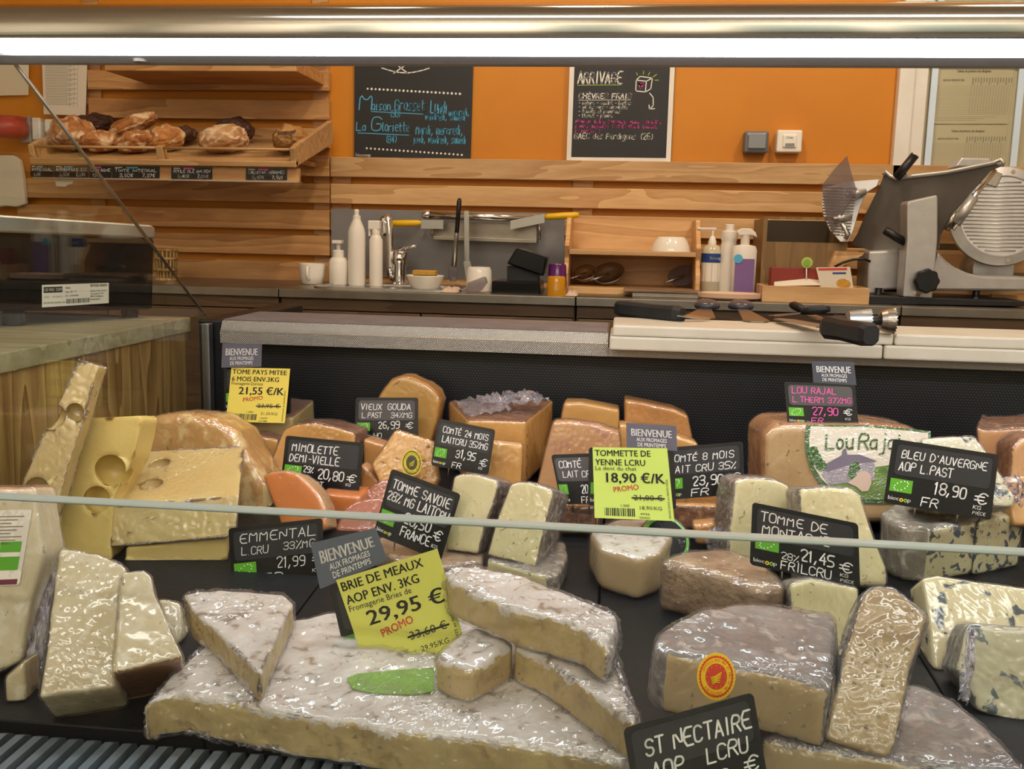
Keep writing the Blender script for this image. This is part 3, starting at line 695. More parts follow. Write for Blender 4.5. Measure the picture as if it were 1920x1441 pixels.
# ================================================================ BACK COUNTER
CZ, CF = .901, 2.33
seams = [-1.75, PZ(493, 545, CZ).x, PZ(1077, 560, CZ).x, PZ(1712, 580, CZ).x, 1.35]
for i, (a, b) in enumerate(zip(seams, seams[1:])):
    lab = ('plain steel worktop section beside the wicker holder', 'steel worktop section with the inset sink', 'steel worktop section below the wooden rack and soap bottles', 'steel worktop section carrying the meat slicer')[i]
    tag(box('steel_worktop', (a + .001, CF, CZ - .022), (b - .001, WY - .031, CZ), 'steel_dark', None, .002), lab, 'worktop', 'steel worktop sections along the back wall')
    lab2 = ('dark wooden base cabinet under the plain worktop section', 'dark wooden base cabinet under the sink', 'dark wooden base cabinet under the wooden rack', 'dark wooden base cabinet under the slicer')[i]
    t = thing('base_cabinet', ((a + b) / 2, 2.52, 0), lab2, 'cabinet', 'dark wooden base cabinets along the back wall')
    box('carcass', (a + .002, CF + .03, 0), (b - .002, WY - .032, CZ - .0225), 'dark_wood', t)
    box('rail', (a + .004, CF + .012, CZ - .05), (b - .004, CF + .03, CZ - .0225), 'dark_wood', t)
    mid = (a + b) / 2 if i != 1 else PY(787, 590, CF).x
    for c0, c1 in ((a + .006, mid - .002), (mid + .002, b - .006)): box('drawer_front', (c0, CF + .012, .1), (c1, CF + .03, CZ - .053), 'dark_wood', t, .002)
def ctr(px, py): return PZ(px, py, CZ)
def ctrY(px, Y):   # point on the counter under pixel column px at depth Y
    for _ in range(6):
        pass
    r0 = PY(px, 540, Y); return Vector((r0.x, Y, CZ))
MPP = lambda Y: Y / 1800.0     # metres per pixel near that depth
# sink rim
rim = thing('sink', ctrY(720, 2.45), 'shallow steel sink set into the worktop below the tap', 'sink')
a, b = PY(590, 540, 2.42).x, PY(868, 545, 2.42).x
pts = [Vector((a + (b - a) * u / .3, 2.37 + v, CZ)) for u, v in rounded(.3, .2, .05, 6)]; c = sum(pts, Vector()) / len(pts)
bm = bmesh.new(); n = len(pts)
R0 = [bm.verts.new(p) for p in pts]; R1 = [bm.verts.new(p + Vector((0, 0, .005))) for p in pts]; R2 = [bm.verts.new(c + (p - c) * .93 + Vector((0, 0, .005))) for p in pts]; R3 = [bm.verts.new(c + (p - c) * .91 + Vector((0, 0, .0006))) for p in pts]
for X0_, X1_ in ((R0, R1), (R1, R2), (R2, R3)):
    for i in range(n): bm.faces.new((X0_[i], X0_[(i + 1) % n], X1_[(i + 1) % n], X1_[i]))
bm.faces.new(R3); link('rim', bm_mesh(bm), rim, ['steel'])
lathe('drain', [(.018, 0), (.018, .003), (.012, .003)], c + Vector((0, 0, .0007)), 'steel_bright', rim, 16)

def bottle(name, lab, cat, px, ybase, Y, prof, mat, group=None, parts=(), seg=28, sq=1.0):
    """prof in pixels (radius, height)"""
    c = ctrY(px, Y); s = MPP(Y); t = thing(name, c, lab, cat, group); lathe('body', [(r * s, h * s) for r, h in prof], c, mat, t, seg, sq=sq)
    for pn, pm, pp in parts: lathe(pn, [(r * s, h * s) for r, h in pp], c, pm, t, 18)
    return t, c, s
YB = 2.55
t, c, s = bottle('coffee_mug', 'white china mug standing by the soap pump', 'mug', 586, 531, YB, [(17, 0), (20, 2), (23, 16), (25, 37), (25, 39), (23.5, 38), (21, 16), (17, 3), (1, 2.5)], 'white_ceramic')
tube('handle', [c + Vector((0, -23 * s, 34 * s)), c + Vector((0, -30 * s, 33 * s)), c + Vector((0, -32 * s, 22 * s)), c + Vector((0, -29 * s, 12 * s)), c + Vector((0, -20 * s, 10 * s))], 3 * s, 'white_ceramic', t)
t, c, s = bottle('soap_pump_bottle', 'white square soap pump bottle next to the mug', 'bottle', 635, 534, YB, [(17, 0), (19, 2), (19, 44), (15, 51), (11.5, 52)], 'white_plastic', seg=8, parts=(('pump_collar', 'white_plastic', [(11, 51), (11, 64), (8, 66)]), ('pump_stem', 'white_plastic', [(4, 65), (4, 78), (4, 80)])))
box('pump_head', (c.x - 9 * s, c.y - 12 * s, c.z + 78 * s), (c.x + 9 * s, c.y + 6 * s, c.z + 84 * s), 'white_plastic', t, .001)
bottle('detergent_bottle', 'tall white detergent bottle with a small nozzle cap', 'bottle', 669, 534, YB, [(15, 0), (16.5, 3), (16.5, 98), (15, 106), (8, 122), (7.5, 124)], 'white_plastic', parts=(('cap', 'white_plastic', [(7.5, 123), (7.5, 130), (4.5, 131), (4.5, 137), (5, 139), (3, 142)]),))
t, c, s = bottle('spray_bottle', 'slim white trigger spray bottle beside the tap', 'bottle', 705, 536, YB, [(11.5, 0), (12.5, 2), (12.5, 86), (9, 93), (7.5, 95)], 'white_plastic', parts=(('neck', 'white_plastic', [(7.5, 94), (7.5, 106), (7, 107)]),))
box('trigger_head', (c.x - 14 * s, c.y - 7 * s, c.z + 105 * s), (c.x + 8 * s, c.y + 7 * s, c.z + 122 * s), 'white_plastic', t, .003)
box('trigger', (c.x - 14 * s, c.y - 3 * s, c.z + 93 * s), (c.x - 10 * s, c.y + 3 * s, c.z + 107 * s), 'white_plastic', t, .001)
# tap
Yt = 2.60; fx = lambda px, py, Y=Yt: PY(px, py, Y)
tp = thing('kitchen_tap', ctrY(735, Yt), 'chrome gooseneck tap with lever over the sink', 'tap')
tube('spout', [fx(719, 438), fx(719, 420), fx(720, 410), fx(724, 406), fx(729, 412), fx(730, 440), fx(731, 500), fx(733, 520)], .0105, 'chrome', tp, 12)
lathe('spout_tip', [(.012, 0), (.013, .01), (.012, .03)], fx(719, 442) , 'chrome', tp, 16)
c = ctrY(749, Yt); lathe('tap_body', [(.026, 0), (.026, .006), (.017, .012), (.017, .055), (.021, .06), (.021, .09), (.014, .096)], c, 'chrome', tp, 20)
tube('lever', [c + Vector((0, 0, .098)), c + Vector((.03, -.01, .105)), c + Vector((.05, -.015, .108))], [.006, .005, .004], 'chrome', tp)
tube('link_pipe', [fx(733, 520), fx(742, 522), fx(749, 520)], .009, 'chrome', tp)
# bowl and sponge
t, c, s = bottle('dish_bowl', 'white bowl holding a sponge beside the sink', 'bowl', 797, 538, 2.5, [(24, 0), (26, 1), (36, 24), (35, 25), (24, 3), (1, 3)], 'white_ceramic')
sp = thing('dish_sponge', c + Vector((0, 0, 21 * s)), 'yellow and green scouring sponge lying in the bowl', 'sponge')
box('scourer', (c.x - 20 * s, c.y - 12 * s, c.z + 20 * s), (c.x + 21 * s, c.y + 12 * s, c.z + 25 * s), 'sponge_green', sp, .001); box('foam', (c.x - 22 * s, c.y - 12 * s, c.z + 25 * s), (c.x + 21 * s, c.y + 12 * s, c.z + 34 * s), 'sponge_yellow', sp, .002)
# knife rack: steel bar with tray, two yellow knives
Yr = WY - .09; rk = thing('steel_knife_rack', PY(903, 450, WY - .035), 'steel wall rail with hanging tray above the sink', 'rack')
P_ = lambda x, y, Y=Yr: PY(x, y, Y)
tube('rail', [P_(800, 402), P_(1003, 410)], .011, 'steel_bright', rk, 14)
for px, py in ((800, 402), (1002, 410)):
    lathe('end_knob', [(.008, -.012), (.013, -.006), (.013, .006), (.008, .012)], P_(px, py), 'chrome', rk, 16, axis=Vector((1, 0, 0)))
    tube('hanger', [P_(px + 6, py + 6), P_(px + 10, py + 20), P_(px + 10, py + 40)], .004, 'steel', rk)
    tube('wall_bracket', [P_(px + 4, py), PY(px + 4, py, WY - .036)], .006, 'steel', rk)
prism('tray_back', [P_(812, 416, WY - .06), P_(1006, 422, WY - .06), P_(1006, 452, WY - .06), P_(812, 446, WY - .06)], (0, .003, 0), 'steel_dark', rk)
prism('tray_lip', [P_(812, 442, Yr - .01), P_(1006, 449, Yr - .01), P_(1006, 456, Yr - .01), P_(812, 449, Yr - .01)], (0, .05, 0), 'steel_dark', rk, .001)
def wall_knife(lab, h0, h1, b1, w):
    for p_ in (h0, h1, b1): p_.y = Yr - .018
    t = thing('yellow_handled_knife', h0, lab, 'knife', 'yellow handled knives on the steel rail'); tube('handle', [h0, h0.lerp(h1, .1), h0.lerp(h1, .5), h0.lerp(h1, .9), h1], [.006, .0085, .0095, .0085, .005], 'yellow_plastic', t)
    z_ = Vector((0, 0, w)); prism('blade', [h1 + z_ * .3, b1 + z_ * .3, b1 - z_ * .5, h1 - z_ * .5], (0, .0015, 0), 'steel', t)
wall_knife('yellow handled knife pointing at the rail from beside the tap', P_(732, 419), P_(792, 418), P_(836, 419, Yr + .02), .03)
wall_knife('yellow handled knife with long blade at the wooden rack side', P_(1086, 403), P_(1022, 407), P_(960, 420, Yr + .02), .03)
# tongs and lifter
Yg = WY - .17
t = thing('serving_tongs', P_(850, 525, Yg), 'clear headed serving tongs with black grip standing by the sink', 'tongs')
tube('arm', [P_(851, 500, Yg), P_(856, 440, Yg), P_(861, 376, Yg)], [.007, .006, .005], 'steel', t); tube('grip', [P_(856.5, 436, Yg - .007), P_(861, 378, Yg - .007), P_(862, 372, Yg - .005)], [.0055, .0065, .004], 'black_plastic', t)
lathe('scoop_head', [(.008, 0), (.013, .01), (.013, .035), (.006, .055)], P_(849, 528, Yg), 'clear_plastic', t, 16, sq=.4)
t = thing('steel_fork_lifter', P_(876, 520, Yg), 'flat steel lifter standing upright behind the white cup', 'utensil')
prism('shaft', [P_(869, 395, Yg), P_(879, 395, Yg), P_(880, 490, Yg), P_(871, 490, Yg)], (0, .004, 0), 'steel_bright', t, .001); prism('foot', [P_(869, 490, Yg), P_(880, 488, Yg), P_(893, 522, Yg), P_(874, 524, Yg)], (0, .004, 0), 'steel', t)
# cups, trays
bottle('china_cup', 'white cup standing upside down behind a clear scoop', 'cup', 898, 548, 2.48, [(25, 0), (24.5, 4), (23, 38), (20, 44), (1, 45)], 'white_ceramic')
t = thing('plastic_scoop', ctrY(892, 2.40), 'clear plastic scoop leaning against the white cup', 'scoop'); Yq = 2.40
prism('scoop', [P_(873, 547, Yq), P_(876, 530, Yq), P_(908, 518, Yq), P_(912, 530, Yq), P_(902, 545, Yq), P_(892, 549, Yq)], (0, .03, 0), 'clear_plastic', t, .003)
def tray(name, lab, px, Y, dep, mat='black_gloss'):
    pts = [PY(a, b, Y) for a, b in px]; t = thing(name, (pts[2] + pts[3]) / 2, lab, 'tray', 'black plastic trays drying by the sink'); bm = bmesh.new(); bm_prism(bm, pts, (0, dep, 0), .96); bmesh.ops.recalc_face_normals(bm, faces=bm.faces); bev(bm, .004, 2)
    for v in bm.verts: v.co.z = max(v.co.z, CZ + .0005)
    link('shell', bm_mesh(bm), t, [mat]); return t, pts
t, pts = tray('food_tray', 'black plastic tray upside down on the worktop with a blue corner reflection', ((922, 526), (1012, 528), (1014, 555), (921, 553)), 2.38, .15)
prism('rim', [p + Vector((0, -.002, 0)) for p in (PY(919, 549, 2.38), PY(1016, 551, 2.38), PY(1016, 556, 2.38), PY(919, 554, 2.38))], (0, .006, 0), 'black_plastic', t)
t, pts = tray('food_tray', 'black rounded tray tilted on top of the other tray', ((968, 464), (1026, 482), (1019, 518), (950, 494)), 2.42, .09)
box('stand_edge', (PY(950, 500, 2.43).x, 2.44, PY(950, 527, 2.43).z), (PY(1008, 520, 2.43).x, 2.5, PY(1000, 500, 2.43).z), 'black_plastic', t)
bottle('purple_beaker', 'purple beaker upside down behind the mustard cup', 'cup', 1044, 546, 2.44, [(19, 0), (18.5, 5), (16, 52), (14, 55), (1, 56)], 'purple_cup')
bottle('mustard_cup', 'glossy mustard yellow cup upside down on the worktop', 'cup', 1043, 553, 2.36, [(18, 0), (18, 3), (17, 33), (15, 36), (1, 37)], 'mustard_cup')
for lab, x0, x1, Y in (('crumpled beige cloth lying between the bowl and the scoop', 830, 862, 2.40), ('crumpled beige cloth beside the mustard cup', 1062, 1084, 2.40)):
    a, b = ctrY(x0, Y).x, ctrY(x1, Y).x; bm = bmesh.new(); bmesh.ops.create_grid(bm, x_segments=12, y_segments=10, size=.5)
    for v in bm.verts:
        e_ = 1 - max(abs(v.co.x), abs(v.co.y)) * 2; v.co = Vector(((a + b) / 2 + v.co.x * (b - a), Y + v.co.y * .1, CZ + .001 + max(0, min(1, e_ * 3)) * (.006 + .012 * abs(noise.noise(v.co * 9)))))
    tag(link('dish_cloth', bm_mesh(bm), None, ['cloth_beige'], smooth=True), lab, 'cloth')
# wicker holder
c = ctrY(313, 2.52); t = thing('wicker_holder', c, 'small woven wicker holder on the worktop behind the glass edge', 'basket')
woodmat('wicker', '#c8a468', '#8f6c3c', 'Z')
for k_ in range(18):
    a = 2 * math.pi * k_ / 18; p = Vector((math.cos(a), math.sin(a), 0)); tube('wicker_stake', [c + p * .024, c + p * .026 + Vector((0, 0, .04)), c + p * .03 + Vector((0, 0, .085))], .0028, 'wicker', t, 6)
for z_ in (.004, .03, .06, .083): tube('wicker_ring', [c + Vector((math.cos(a) * (.026 + z_ * .05), math.sin(a) * (.026 + z_ * .05), z_)) for a in [2 * math.pi * k_ / 20 for k_ in range(21)]], .004, 'wicker', t, 6)
# wooden rack
Yk = 2.50; rk = thing('wooden_rack', ctrY(1187, 2.58), 'small pine rack with one shelf standing on the worktop', 'shelf')
X0, X1 = PY(1058, 480, Yk).x, PY(1314, 480, Yk).x; zt2 = PY(1180, 412, Yk).z; zs = PY(1180, 470, Yk).z
box('back_panel', (X0, WY - .055, CZ), (X1, WY - .04, zt2 + .004), 'pine_pale', rk)
for xx in (X0, X1 - .012):
    pts = [Vector((xx, y_, z_)) for y_, z_ in ((Yk - .02, CZ), (Yk - .02, CZ + .05), (Yk + .02, zs - .02), (Yk, zs + .01), (Yk + .05, zt2 - .02), (Yk + .07, zt2 + .004), (WY - .056, zt2 + .004), (WY - .056, CZ))]
    prism('side_panel', pts, (.012, 0, 0), 'pine_pale', rk, .002)
box('shelf', (X0 + .0125, Yk + .0, zs - .012), (X1 - .0125, WY - .056, zs), 'pine_pale', rk, .001)
box('bottom_board', (X0 + .0125, Yk - .02, CZ), (X1 - .0125, WY - .056, CZ + .016), 'pine_pale', rk, .001)
c = Vector((PY(1258, 470, 2.56).x, 2.57, zs)); s = MPP(2.56)
tag(lathe('salad_bowl', [(37 * s, 0), (37 * s, 2 * s), (30 * s, 18 * s), (24 * s, 26 * s), (1 * s, 27 * s)], c, 'white_ceramic'), 'white bowl turned upside down on the rack shelf', 'bowl')
for lab, px, r, mat_ in (('round steel strainer lying on the rack bottom board', 1142, 30, 'steel'), ('clear rimmed glass dish leaning at the rack end', 1282, 28, 'clear_plastic'), ('small steel scoop heaped at the rack corner', 1098, 22, 'steel_bright')):
    c = Vector((PY(px, 520, 2.6).x, 2.60, CZ + .0165)); t = thing('strainer' if 'strain' in lab else ('glass_dish' if 'glass' in lab else 'steel_scoop'), c, lab, 'kitchenware'); s = MPP(2.6)
    bm = bmesh.new(); ax_ = Vector((-.2, -.6, .8)); bm_lathe(bm, [(r * s * .3, -.01), (r * s * .75, -.004), (r * s, .012), (r * s * .96, .013), (r * s * .7, 0), (r * s * .2, -.006)], c + Vector((0, 0, .024)), 24, ax_); link('dish', bm_mesh(bm), t, [mat_], smooth=True)
    tube('handle', [c + Vector((.0, -.0, .03)), c + Vector((-.05, -.02, .012))], .003, 'steel', t)
Yd = 2.40
t = thing('baking_tray', ctrY(1245, Yd), 'worn thin baking tray lying in front of the rack', 'tray'); woodmat('worn_tray', '#a58468', '#5e4a3c', 'X')
a, b = PY(1185, 550, Yd).x, PY(1312, 550, Yd).x; box('tray_body', (a, Yd, CZ), (b, Yd + .09, CZ + .012), 'steel_dark', t, .002); box('tray_lid', (a - .02, Yd - .005, CZ + .0125), (b + .005, Yd + .09, CZ + .018), 'worn_tray', t, .001)
c = ctrY(1370, 2.40); tag(lathe('round_plate', [(.055, 0), (.078, .006), (.08, .016), (.078, .017), (.05, .009), (.001, .008)], c, 'pinkish', sq=.6), 'shallow pale pink plate in front of the soap bottles', 'plate')
# soap bottles with labels
t, c, s = bottle('soap_dispenser', 'clear soap dispenser with blue band label next to the rack', 'bottle', 1331, 548, 2.55, [(17, 0), (18, 2), (18, 76), (15, 88), (7, 92)], 'soap_clear', parts=(('blue_band', 'label_blue', [(18.3, 60), (18.3, 76)]), ('white_label', 'white_plastic', [(18.2, 26), (18.2, 59)]), ('pump_collar', 'white_plastic', [(7.5, 91), (7.5, 97), (4, 106), (2.5, 107), (2.5, 118)])))
box('pump_spout', (c.x - 28 * s, c.y - 3 * s, c.z + 118 * s), (c.x + 6 * s, c.y + 3 * s, c.z + 122 * s), 'white_plastic', t, .001)
shb = Sheet(*[c + Vector((x_ * s, -18.6 * s, z_ * s)) for x_, z_ in ((-9, 76), (15, 76), (15, 60), (-9, 60))]); k = Ink(shb, .0004); k.text('biocoop', .2, .68, .38, 'pen_white', w=.8, bold=.02); k.build('lettering', t)
bottle('cleaner_bottle', 'plain white cleaner bottle between two soap bottles', 'bottle', 1362, 548, 2.54, [(14, 0), (14, 92), (13, 98), (15, 104), (14, 116), (8, 118)], 'white_plastic', parts=(('cap', 'white_plastic', [(8.5, 117), (8.5, 128), (7, 129)]),))
t, c, s = bottle('lavender_soap_bottle', 'white pump bottle with purple label in front of the wooden box', 'bottle', 1392, 549, 2.5, [(20, 0), (22, 2), (22, 86), (19, 93), (8, 95)], 'white_plastic', sq=.6, parts=(('pump_collar', 'white_plastic', [(8, 94), (8, 110), (9, 114)]),))
prism('pump_head', [c + Vector((x_ * s, -8 * s, z_ * s)) for x_, z_ in ((-17, 118), (-8, 124), (8, 124), (17, 117), (20, 108), (12, 112), (6, 112), (-12, 111))], (0, 16 * s, 0), 'white_plastic', t, .002)
prism('purple_label', [c + Vector((x_ * s, -14.2 * s, z_ * s)) for x_, z_ in ((-17, 4), (17, 4), (17, 70), (-17, 70))], (0, .004, 0), 'label_purple', t)
lathe('label_emblem', [(8 * s, 0), (8 * s, .001)], c + Vector((-12 * s, -14.4 * s, 70 * s)), 'chalk_blue', t, 16, axis=Vector((0, -1, 0)))
# wooden box, crate and contents
Yo = 2.52
bx = thing('wooden_display_box', ctrY(1500, 2.6), 'tall open wooden box with dark inside behind the crate', 'box')
woodmat('box_wood', '#9a7a4c', '#7d5f38', 'Z'); pmat('box_inside', '#3a2f1e', rough=.7)
px0, px1, pyt = 1440, 1585, 410; a = PY(px0, pyt, Yo); b = PY(px1, pyt, Yo); zt3 = PY(1500, pyt + 44, Yo).z
box('side', (a.x - .01, Yo, CZ), (a.x, WY - .05, a.z), 'box_wood', bx); box('side', (b.x, Yo, CZ), (b.x + .01, WY - .05, a.z), 'box_wood', bx); box('back', (a.x, WY - .055, CZ), (b.x, WY - .045, a.z), 'box_inside', bx)
box('front', (a.x, Yo, CZ), (b.x, Yo + .01, zt3), 'box_wood', bx); box('top_edge', (a.x - .01, Yo, a.z), (b.x + .01, Yo + .01, a.z + .006), 'box_wood', bx)
Yc = 2.37
cr = thing('wooden_crate', ctrY(1528, 2.42), 'low pine crate on the worktop holding leaflets and a red box', 'crate')
a, b = PY(1430, 535, Yc), PY(1629, 570, Yc); zc_ = a.z
for lo, hi in (((a.x, Yc, CZ), (b.x, Yc + .008, zc_)), ((a.x, Yc + .1, CZ), (b.x, Yc + .108, zc_)), ((a.x, Yc + .008, CZ), (a.x + .008, Yc + .1, zc_)), ((b.x - .008, Yc + .008, CZ), (b.x, Yc + .1, zc_)), ((a.x + .008, Yc + .008, CZ), (b.x - .008, Yc + .1, CZ + .005))): box('crate_panel', lo, hi, 'pine_pale', cr, .0006, 1)
pmat('brick_red', '#8f3426', rough=.5)
tag(pbox('red_carton', 1447, 501, 1535, 545, Yc + .05, .04, 'brick_red', None, .001), 'dark red carton sticking out of the pine crate', 'box')
t = thing('recipe_card', PY(1570, 533, Yc + .03), 'white card with a picture of a potato in the crate', 'card'); shc = Sheet(PY(1530, 501, Yc + .035), PY(1594, 500, Yc + .035), PY(1601, 545, Yc + .03), PY(1540, 545, Yc + .03)); slab('sheet', shc, 'paper', .0006, .001, parent=t); k = Ink(shc, .0003); k.rect(.05, .04, .9, .14, 'promo_red'); k.rect(.45, .22, .85, .3, 'label_blue'); k.poly([(x_ * 1.0, y_) for x_, y_ in [(shc.w * .72 + shc.w * .22 * math.cos(a_), shc.h * .7 + shc.h * .2 * math.sin(a_)) for a_ in [2 * math.pi * i / 16 for i in range(16)]]], 'sponge_yellow', 1); k.build('print', t)
shp = Sheet(PY(1452, 528, Yc + .02), PY(1532, 520, Yc + .06), PY(1540, 534, Yc + .03), PY(1452, 536, Yc + .012)); t = thing('leaflets', shp.pt(.5, 1), 'loose pile of white leaflets in the crate', 'paper'); slab('sheet', shp, 'paper', .004, .001, parent=t, grid=True)
t = thing('yellow_tag', PY(1512, 505, Yc + .045), 'round lime yellow tag standing out of the crate', 'tag'); lathe('disc', [(.013, 0), (.013, .003)], PY(1513, 492, Yc + .045), 'sticky_lime', t, 20, axis=Vector((0, -1, 0))); lathe('print', [(.008, 0), (.008, .001)], PY(1513, 492, Yc + .041), 'logo_green', t, 12, axis=Vector((0, -1, 0)))
tube('stick', [PY(1512, 500, Yc + .044), PY(1512, 535, Yc + .044)], .0015, 'white_plastic', t)
tag(prism('cardboard_wedge', [PY(x_, y_, 2.50) for x_, y_ in ((1555, 500), (1567, 470), (1620, 473), (1618, 478), (1575, 502))], (0, .03, 0), 'pine_pale', None), 'torn brown cardboard piece between box and slicer', 'cardboard')
tag(tube('power_cord', [PY(x_, y_, 2.49) for x_, y_ in ((1565, 500), (1580, 492), (1600, 486), (1620, 485), (1632, 490))], .003, 'black_plastic', None), 'black power cord curling out behind the crate', 'cord')

# ================================================================ SLICER
YS = 2.46
sl = thing('meat_slicer', Vector((PY(1800, 560, YS).x, 2.56, CZ)), 'steel meat slicer with round ribbed blade plate and slanted tray', 'slicer')
def hp(Y, *pts): return [PY(a, b, Y) for a, b in q('h', *pts)]
pmat('slicer_alu', '#c9c7c4', '#bfbdba', scale=30, rough=.38, metal=.6)
pmat('slicer_dark', '#8a857f', '#7c766f', scale=8, rough=.42, metal=.55, stretch=(1, 1, .2))
prism('base_tray', hp(YS - .06, (815, 965), (1800, 1000), (1800, 1030), (815, 1015)), (0, .26, 0), 'black_plastic', sl, .002)
prism('base_rail', hp(YS, (1180, 900), (1240, 690), (1290, 745), (1340, 785), (1420, 822), (1500, 842), (1820, 850), (1820, 935), (1180, 932)), (0, .10, 0), 'slicer_alu', sl, .006)
prism('base_block', hp(YS + .03, (815, 690), (1012, 680), (1005, 925), (900, 930), (885, 955), (805, 955)), (0, .12, 0), 'slicer_alu', sl, .008)
bm = bmesh.new(); A_ = hp(YS - .055, (1050, 400), (1060, 385), (1235, 345), (1240, 360), (1238, 620), (1205, 980), (1025, 970), (1050, 620)); bm_prism(bm, A_, (0, .06, 0)); bmesh.ops.recalc_face_normals(bm, faces=bm.faces); bev(bm, .004, 3); link('tray_arm', bm_mesh(bm), sl, ['slicer_alu'])
c = hp(YS - .056, (1155, 870))[0]; bm = bmesh.new(); n = 48
rg = [[bm.verts.new(c + Vector((math.cos(2 * math.pi * k / n) * r * (1 + .05 * math.cos(2 * math.pi * k / n * 8)), y_, math.sin(2 * math.pi * k / n) * r * (1 + .05 * math.cos(2 * math.pi * k / n * 8))))) for k in range(n)] for r, y_ in ((.018, 0), (.027, -.006), (.028, -.022), (.024, -.027))]
for a, b in zip(rg, rg[1:]):
    for k in range(n): bm.faces.new((a[k], a[(k + 1) % n], b[(k + 1) % n], b[k]))
bm.faces.new(rg[0]); bm.faces.new(rg[-1]); link('adjusting_knob', bm_mesh(bm), sl, ['black_plastic'])
lathe('lock_pin', [(.006, 0), (.006, .012)], hp(YS - .054, (1110, 950))[0], 'chrome', sl, 14, axis=Vector((0, -1, 0)))
# slanted carriage tray
n_ = nrm(-30, -12); an = PY(*q('h', (1150, 450))[0], YS + .03)
T_ = [PP(a, b, an, n_) for a, b in q('h', (880, 290), (905, 225), (920, 205), (940, 225), (975, 242), (1300, 205), (1580, 150), (1640, 165), (1560, 200), (1340, 450), (1255, 590), (1245, 680), (840, 690), (700, 650), (740, 590), (800, 450))]
prism('carriage_tray', T_, -n_ * .008, 'slicer_dark', sl, .002)
rim_ = [PP(a, b, an + n_ * .004, n_) for a, b in q('h', (905, 222), (922, 202), (945, 228), (978, 242), (1300, 205), (1580, 148), (1625, 128), (1645, 145), (1630, 165))]
tube('tray_rim', rim_, .005, 'slicer_alu', sl, 10)
# ribbed pusher fence at the left with clear guard
nf = nrm(-18, 15); af = PY(*q('h', (650, 450))[0], YS + .06)
fp_ = [PP(a, b, af, nf) for a, b in q('h', (535, 300), (700, 262), (880, 248), (865, 290), (800, 330), (760, 420), (720, 560), (690, 630), (640, 632), (575, 560), (535, 470), (526, 400))]
prism('pusher_plate', fp_, -nf * .006, 'slicer_alu', sl, .001)
for i in range(17):
    y_ = 300 + i * 18; x0 = 532 if y_ < 470 else 532 + (y_ - 470) * .55; x1 = 745 - i * 3
    tube('plate_rib', [PP(*q('h', (x0, y_))[0], af + nf * .001, nf), PP(*q('h', (x1, y_ + 4))[0], af + nf * .001, nf)], .0016, 'steel_bright', sl, 5)
ng = nrm(-40, 5); ag = PY(*q('h', (640, 400))[0], YS + .035)
prism('clear_guard', [PP(a, b, ag, ng) for a, b in q('h', (528, 288), (600, 190), (680, 105), (700, 190), (738, 320), (660, 450), (590, 578), (545, 440))], -ng * .003, 'clear_plastic', sl)
for a, b in (((680, 345), (790, 325)), ((600, 490), (700, 478))):
    p0 = hp(YS + .03, a)[0]; p1 = hp(YS + .05, b)[0]; tube('guard_bolt', [p0, p0.lerp(p1, .25), p0.lerp(p1, .26), p1], [.004, .004, .008, .009], 'slicer_alu', sl, 12)
tube('latch', hp(YS + .02, (650, 520), (690, 590), (670, 615)), .006, 'steel', sl)
# blade side
bc = hp(YS + .13, (1622, 480))[0]; nb = nrm(-6, 6); mpp = YS / 1800 * .30543
def ringpts(r0, r1, n=72): return r0, r1
lathe('blade_cover', [(.232 * .0, .0), (292 * mpp, 0), (298 * mpp, .006), (292 * mpp, .014), (240 * mpp, .020), (232 * mpp, .016), (.001, .016)], bc, 'slicer_alu', sl, 64, axis=nb)
u_ = Vector((1, 0, 0)); v_ = nb.cross(u_).normalized(); u_ = v_.cross(nb)
for i in range(19):
    y_ = -205 + i * 22.5; hw = math.sqrt(max(0, 222 ** 2 - y_ ** 2)); a = bc + nb * .0165 + v_ * (y_ * mpp); s_ = 1
    tube('gauge_rib', [a - u_ * hw * mpp, a + u_ * hw * mpp], .0022, 'slicer_alu', sl, 6)
for a_ in (80, -80): lathe('screw', [(.005, 0), (.005, .003)], bc + nb * .0165 + (u_ * math.cos(R(a_)) + v_ * math.sin(R(a_))) * 266 * mpp, 'steel_dark', sl, 10, axis=nb)
prism('cover_clip', [PP(a, b, bc + nb * .02, nb) for a, b in q('h', (1500, 245), (1560, 185), (1640, 215), (1600, 300), (1500, 270))], -nb * .01, 'steel_dark', sl, .002)
lathe('motor_housing', [(.05, 0), (.055, .01), (.05, .1)], hp(YS + .14, (1580, 800))[0], 'aluminium', sl, 24, axis=Vector((0, 1, 0)))
prism('top_bracket', hp(YS + .10, (1340, 175), (1385, 115), (1560, 118), (1600, 170)), (0, .06, 0), 'slicer_alu', sl, .004)
tube('slide_rod', hp(YS - .03, (1330, 555), (1450, 370), (1590, 190)), [.006, .006, .006], 'steel_bright', sl)
tube('slide_sleeve', hp(YS - .034, (1350, 520), (1460, 360)), .012, 'slicer_alu', sl, 12)
tube('slide_hinge', hp(YS - .03, (1290, 560), (1350, 450)), .008, 'steel_dark', sl)
tube('push_handle', hp(YS + .02, (985, 240), (1095, 105)), .0105, 'black_plastic', sl, 16)
lathe('handle_end', [(.0107, 0), (.0107, .002)], hp(YS + .02, (1096, 104))[0], 'steel_dark', sl, 16, axis=(hp(YS + .02, (1095, 105))[0] - hp(YS + .02, (985, 240))[0]))
tube('lever', hp(YS - .03, (915, 560), (975, 600), (1040, 635)), .010, 'black_plastic', sl, 8)
for px in (870, 1470): 
    c = hp(YS + .02, (px, 990))[0]; lathe('rubber_foot', [(.016, -.02), (.018, 0), (.008, .01), (.008, .03)], c, 'black_plastic', sl, 16)
prism('stand_board', hp(YS + .09, (1570, 955), (1800, 965), (1800, 1010), (1570, 1005)), (0, .02, 0), 'pine', sl)

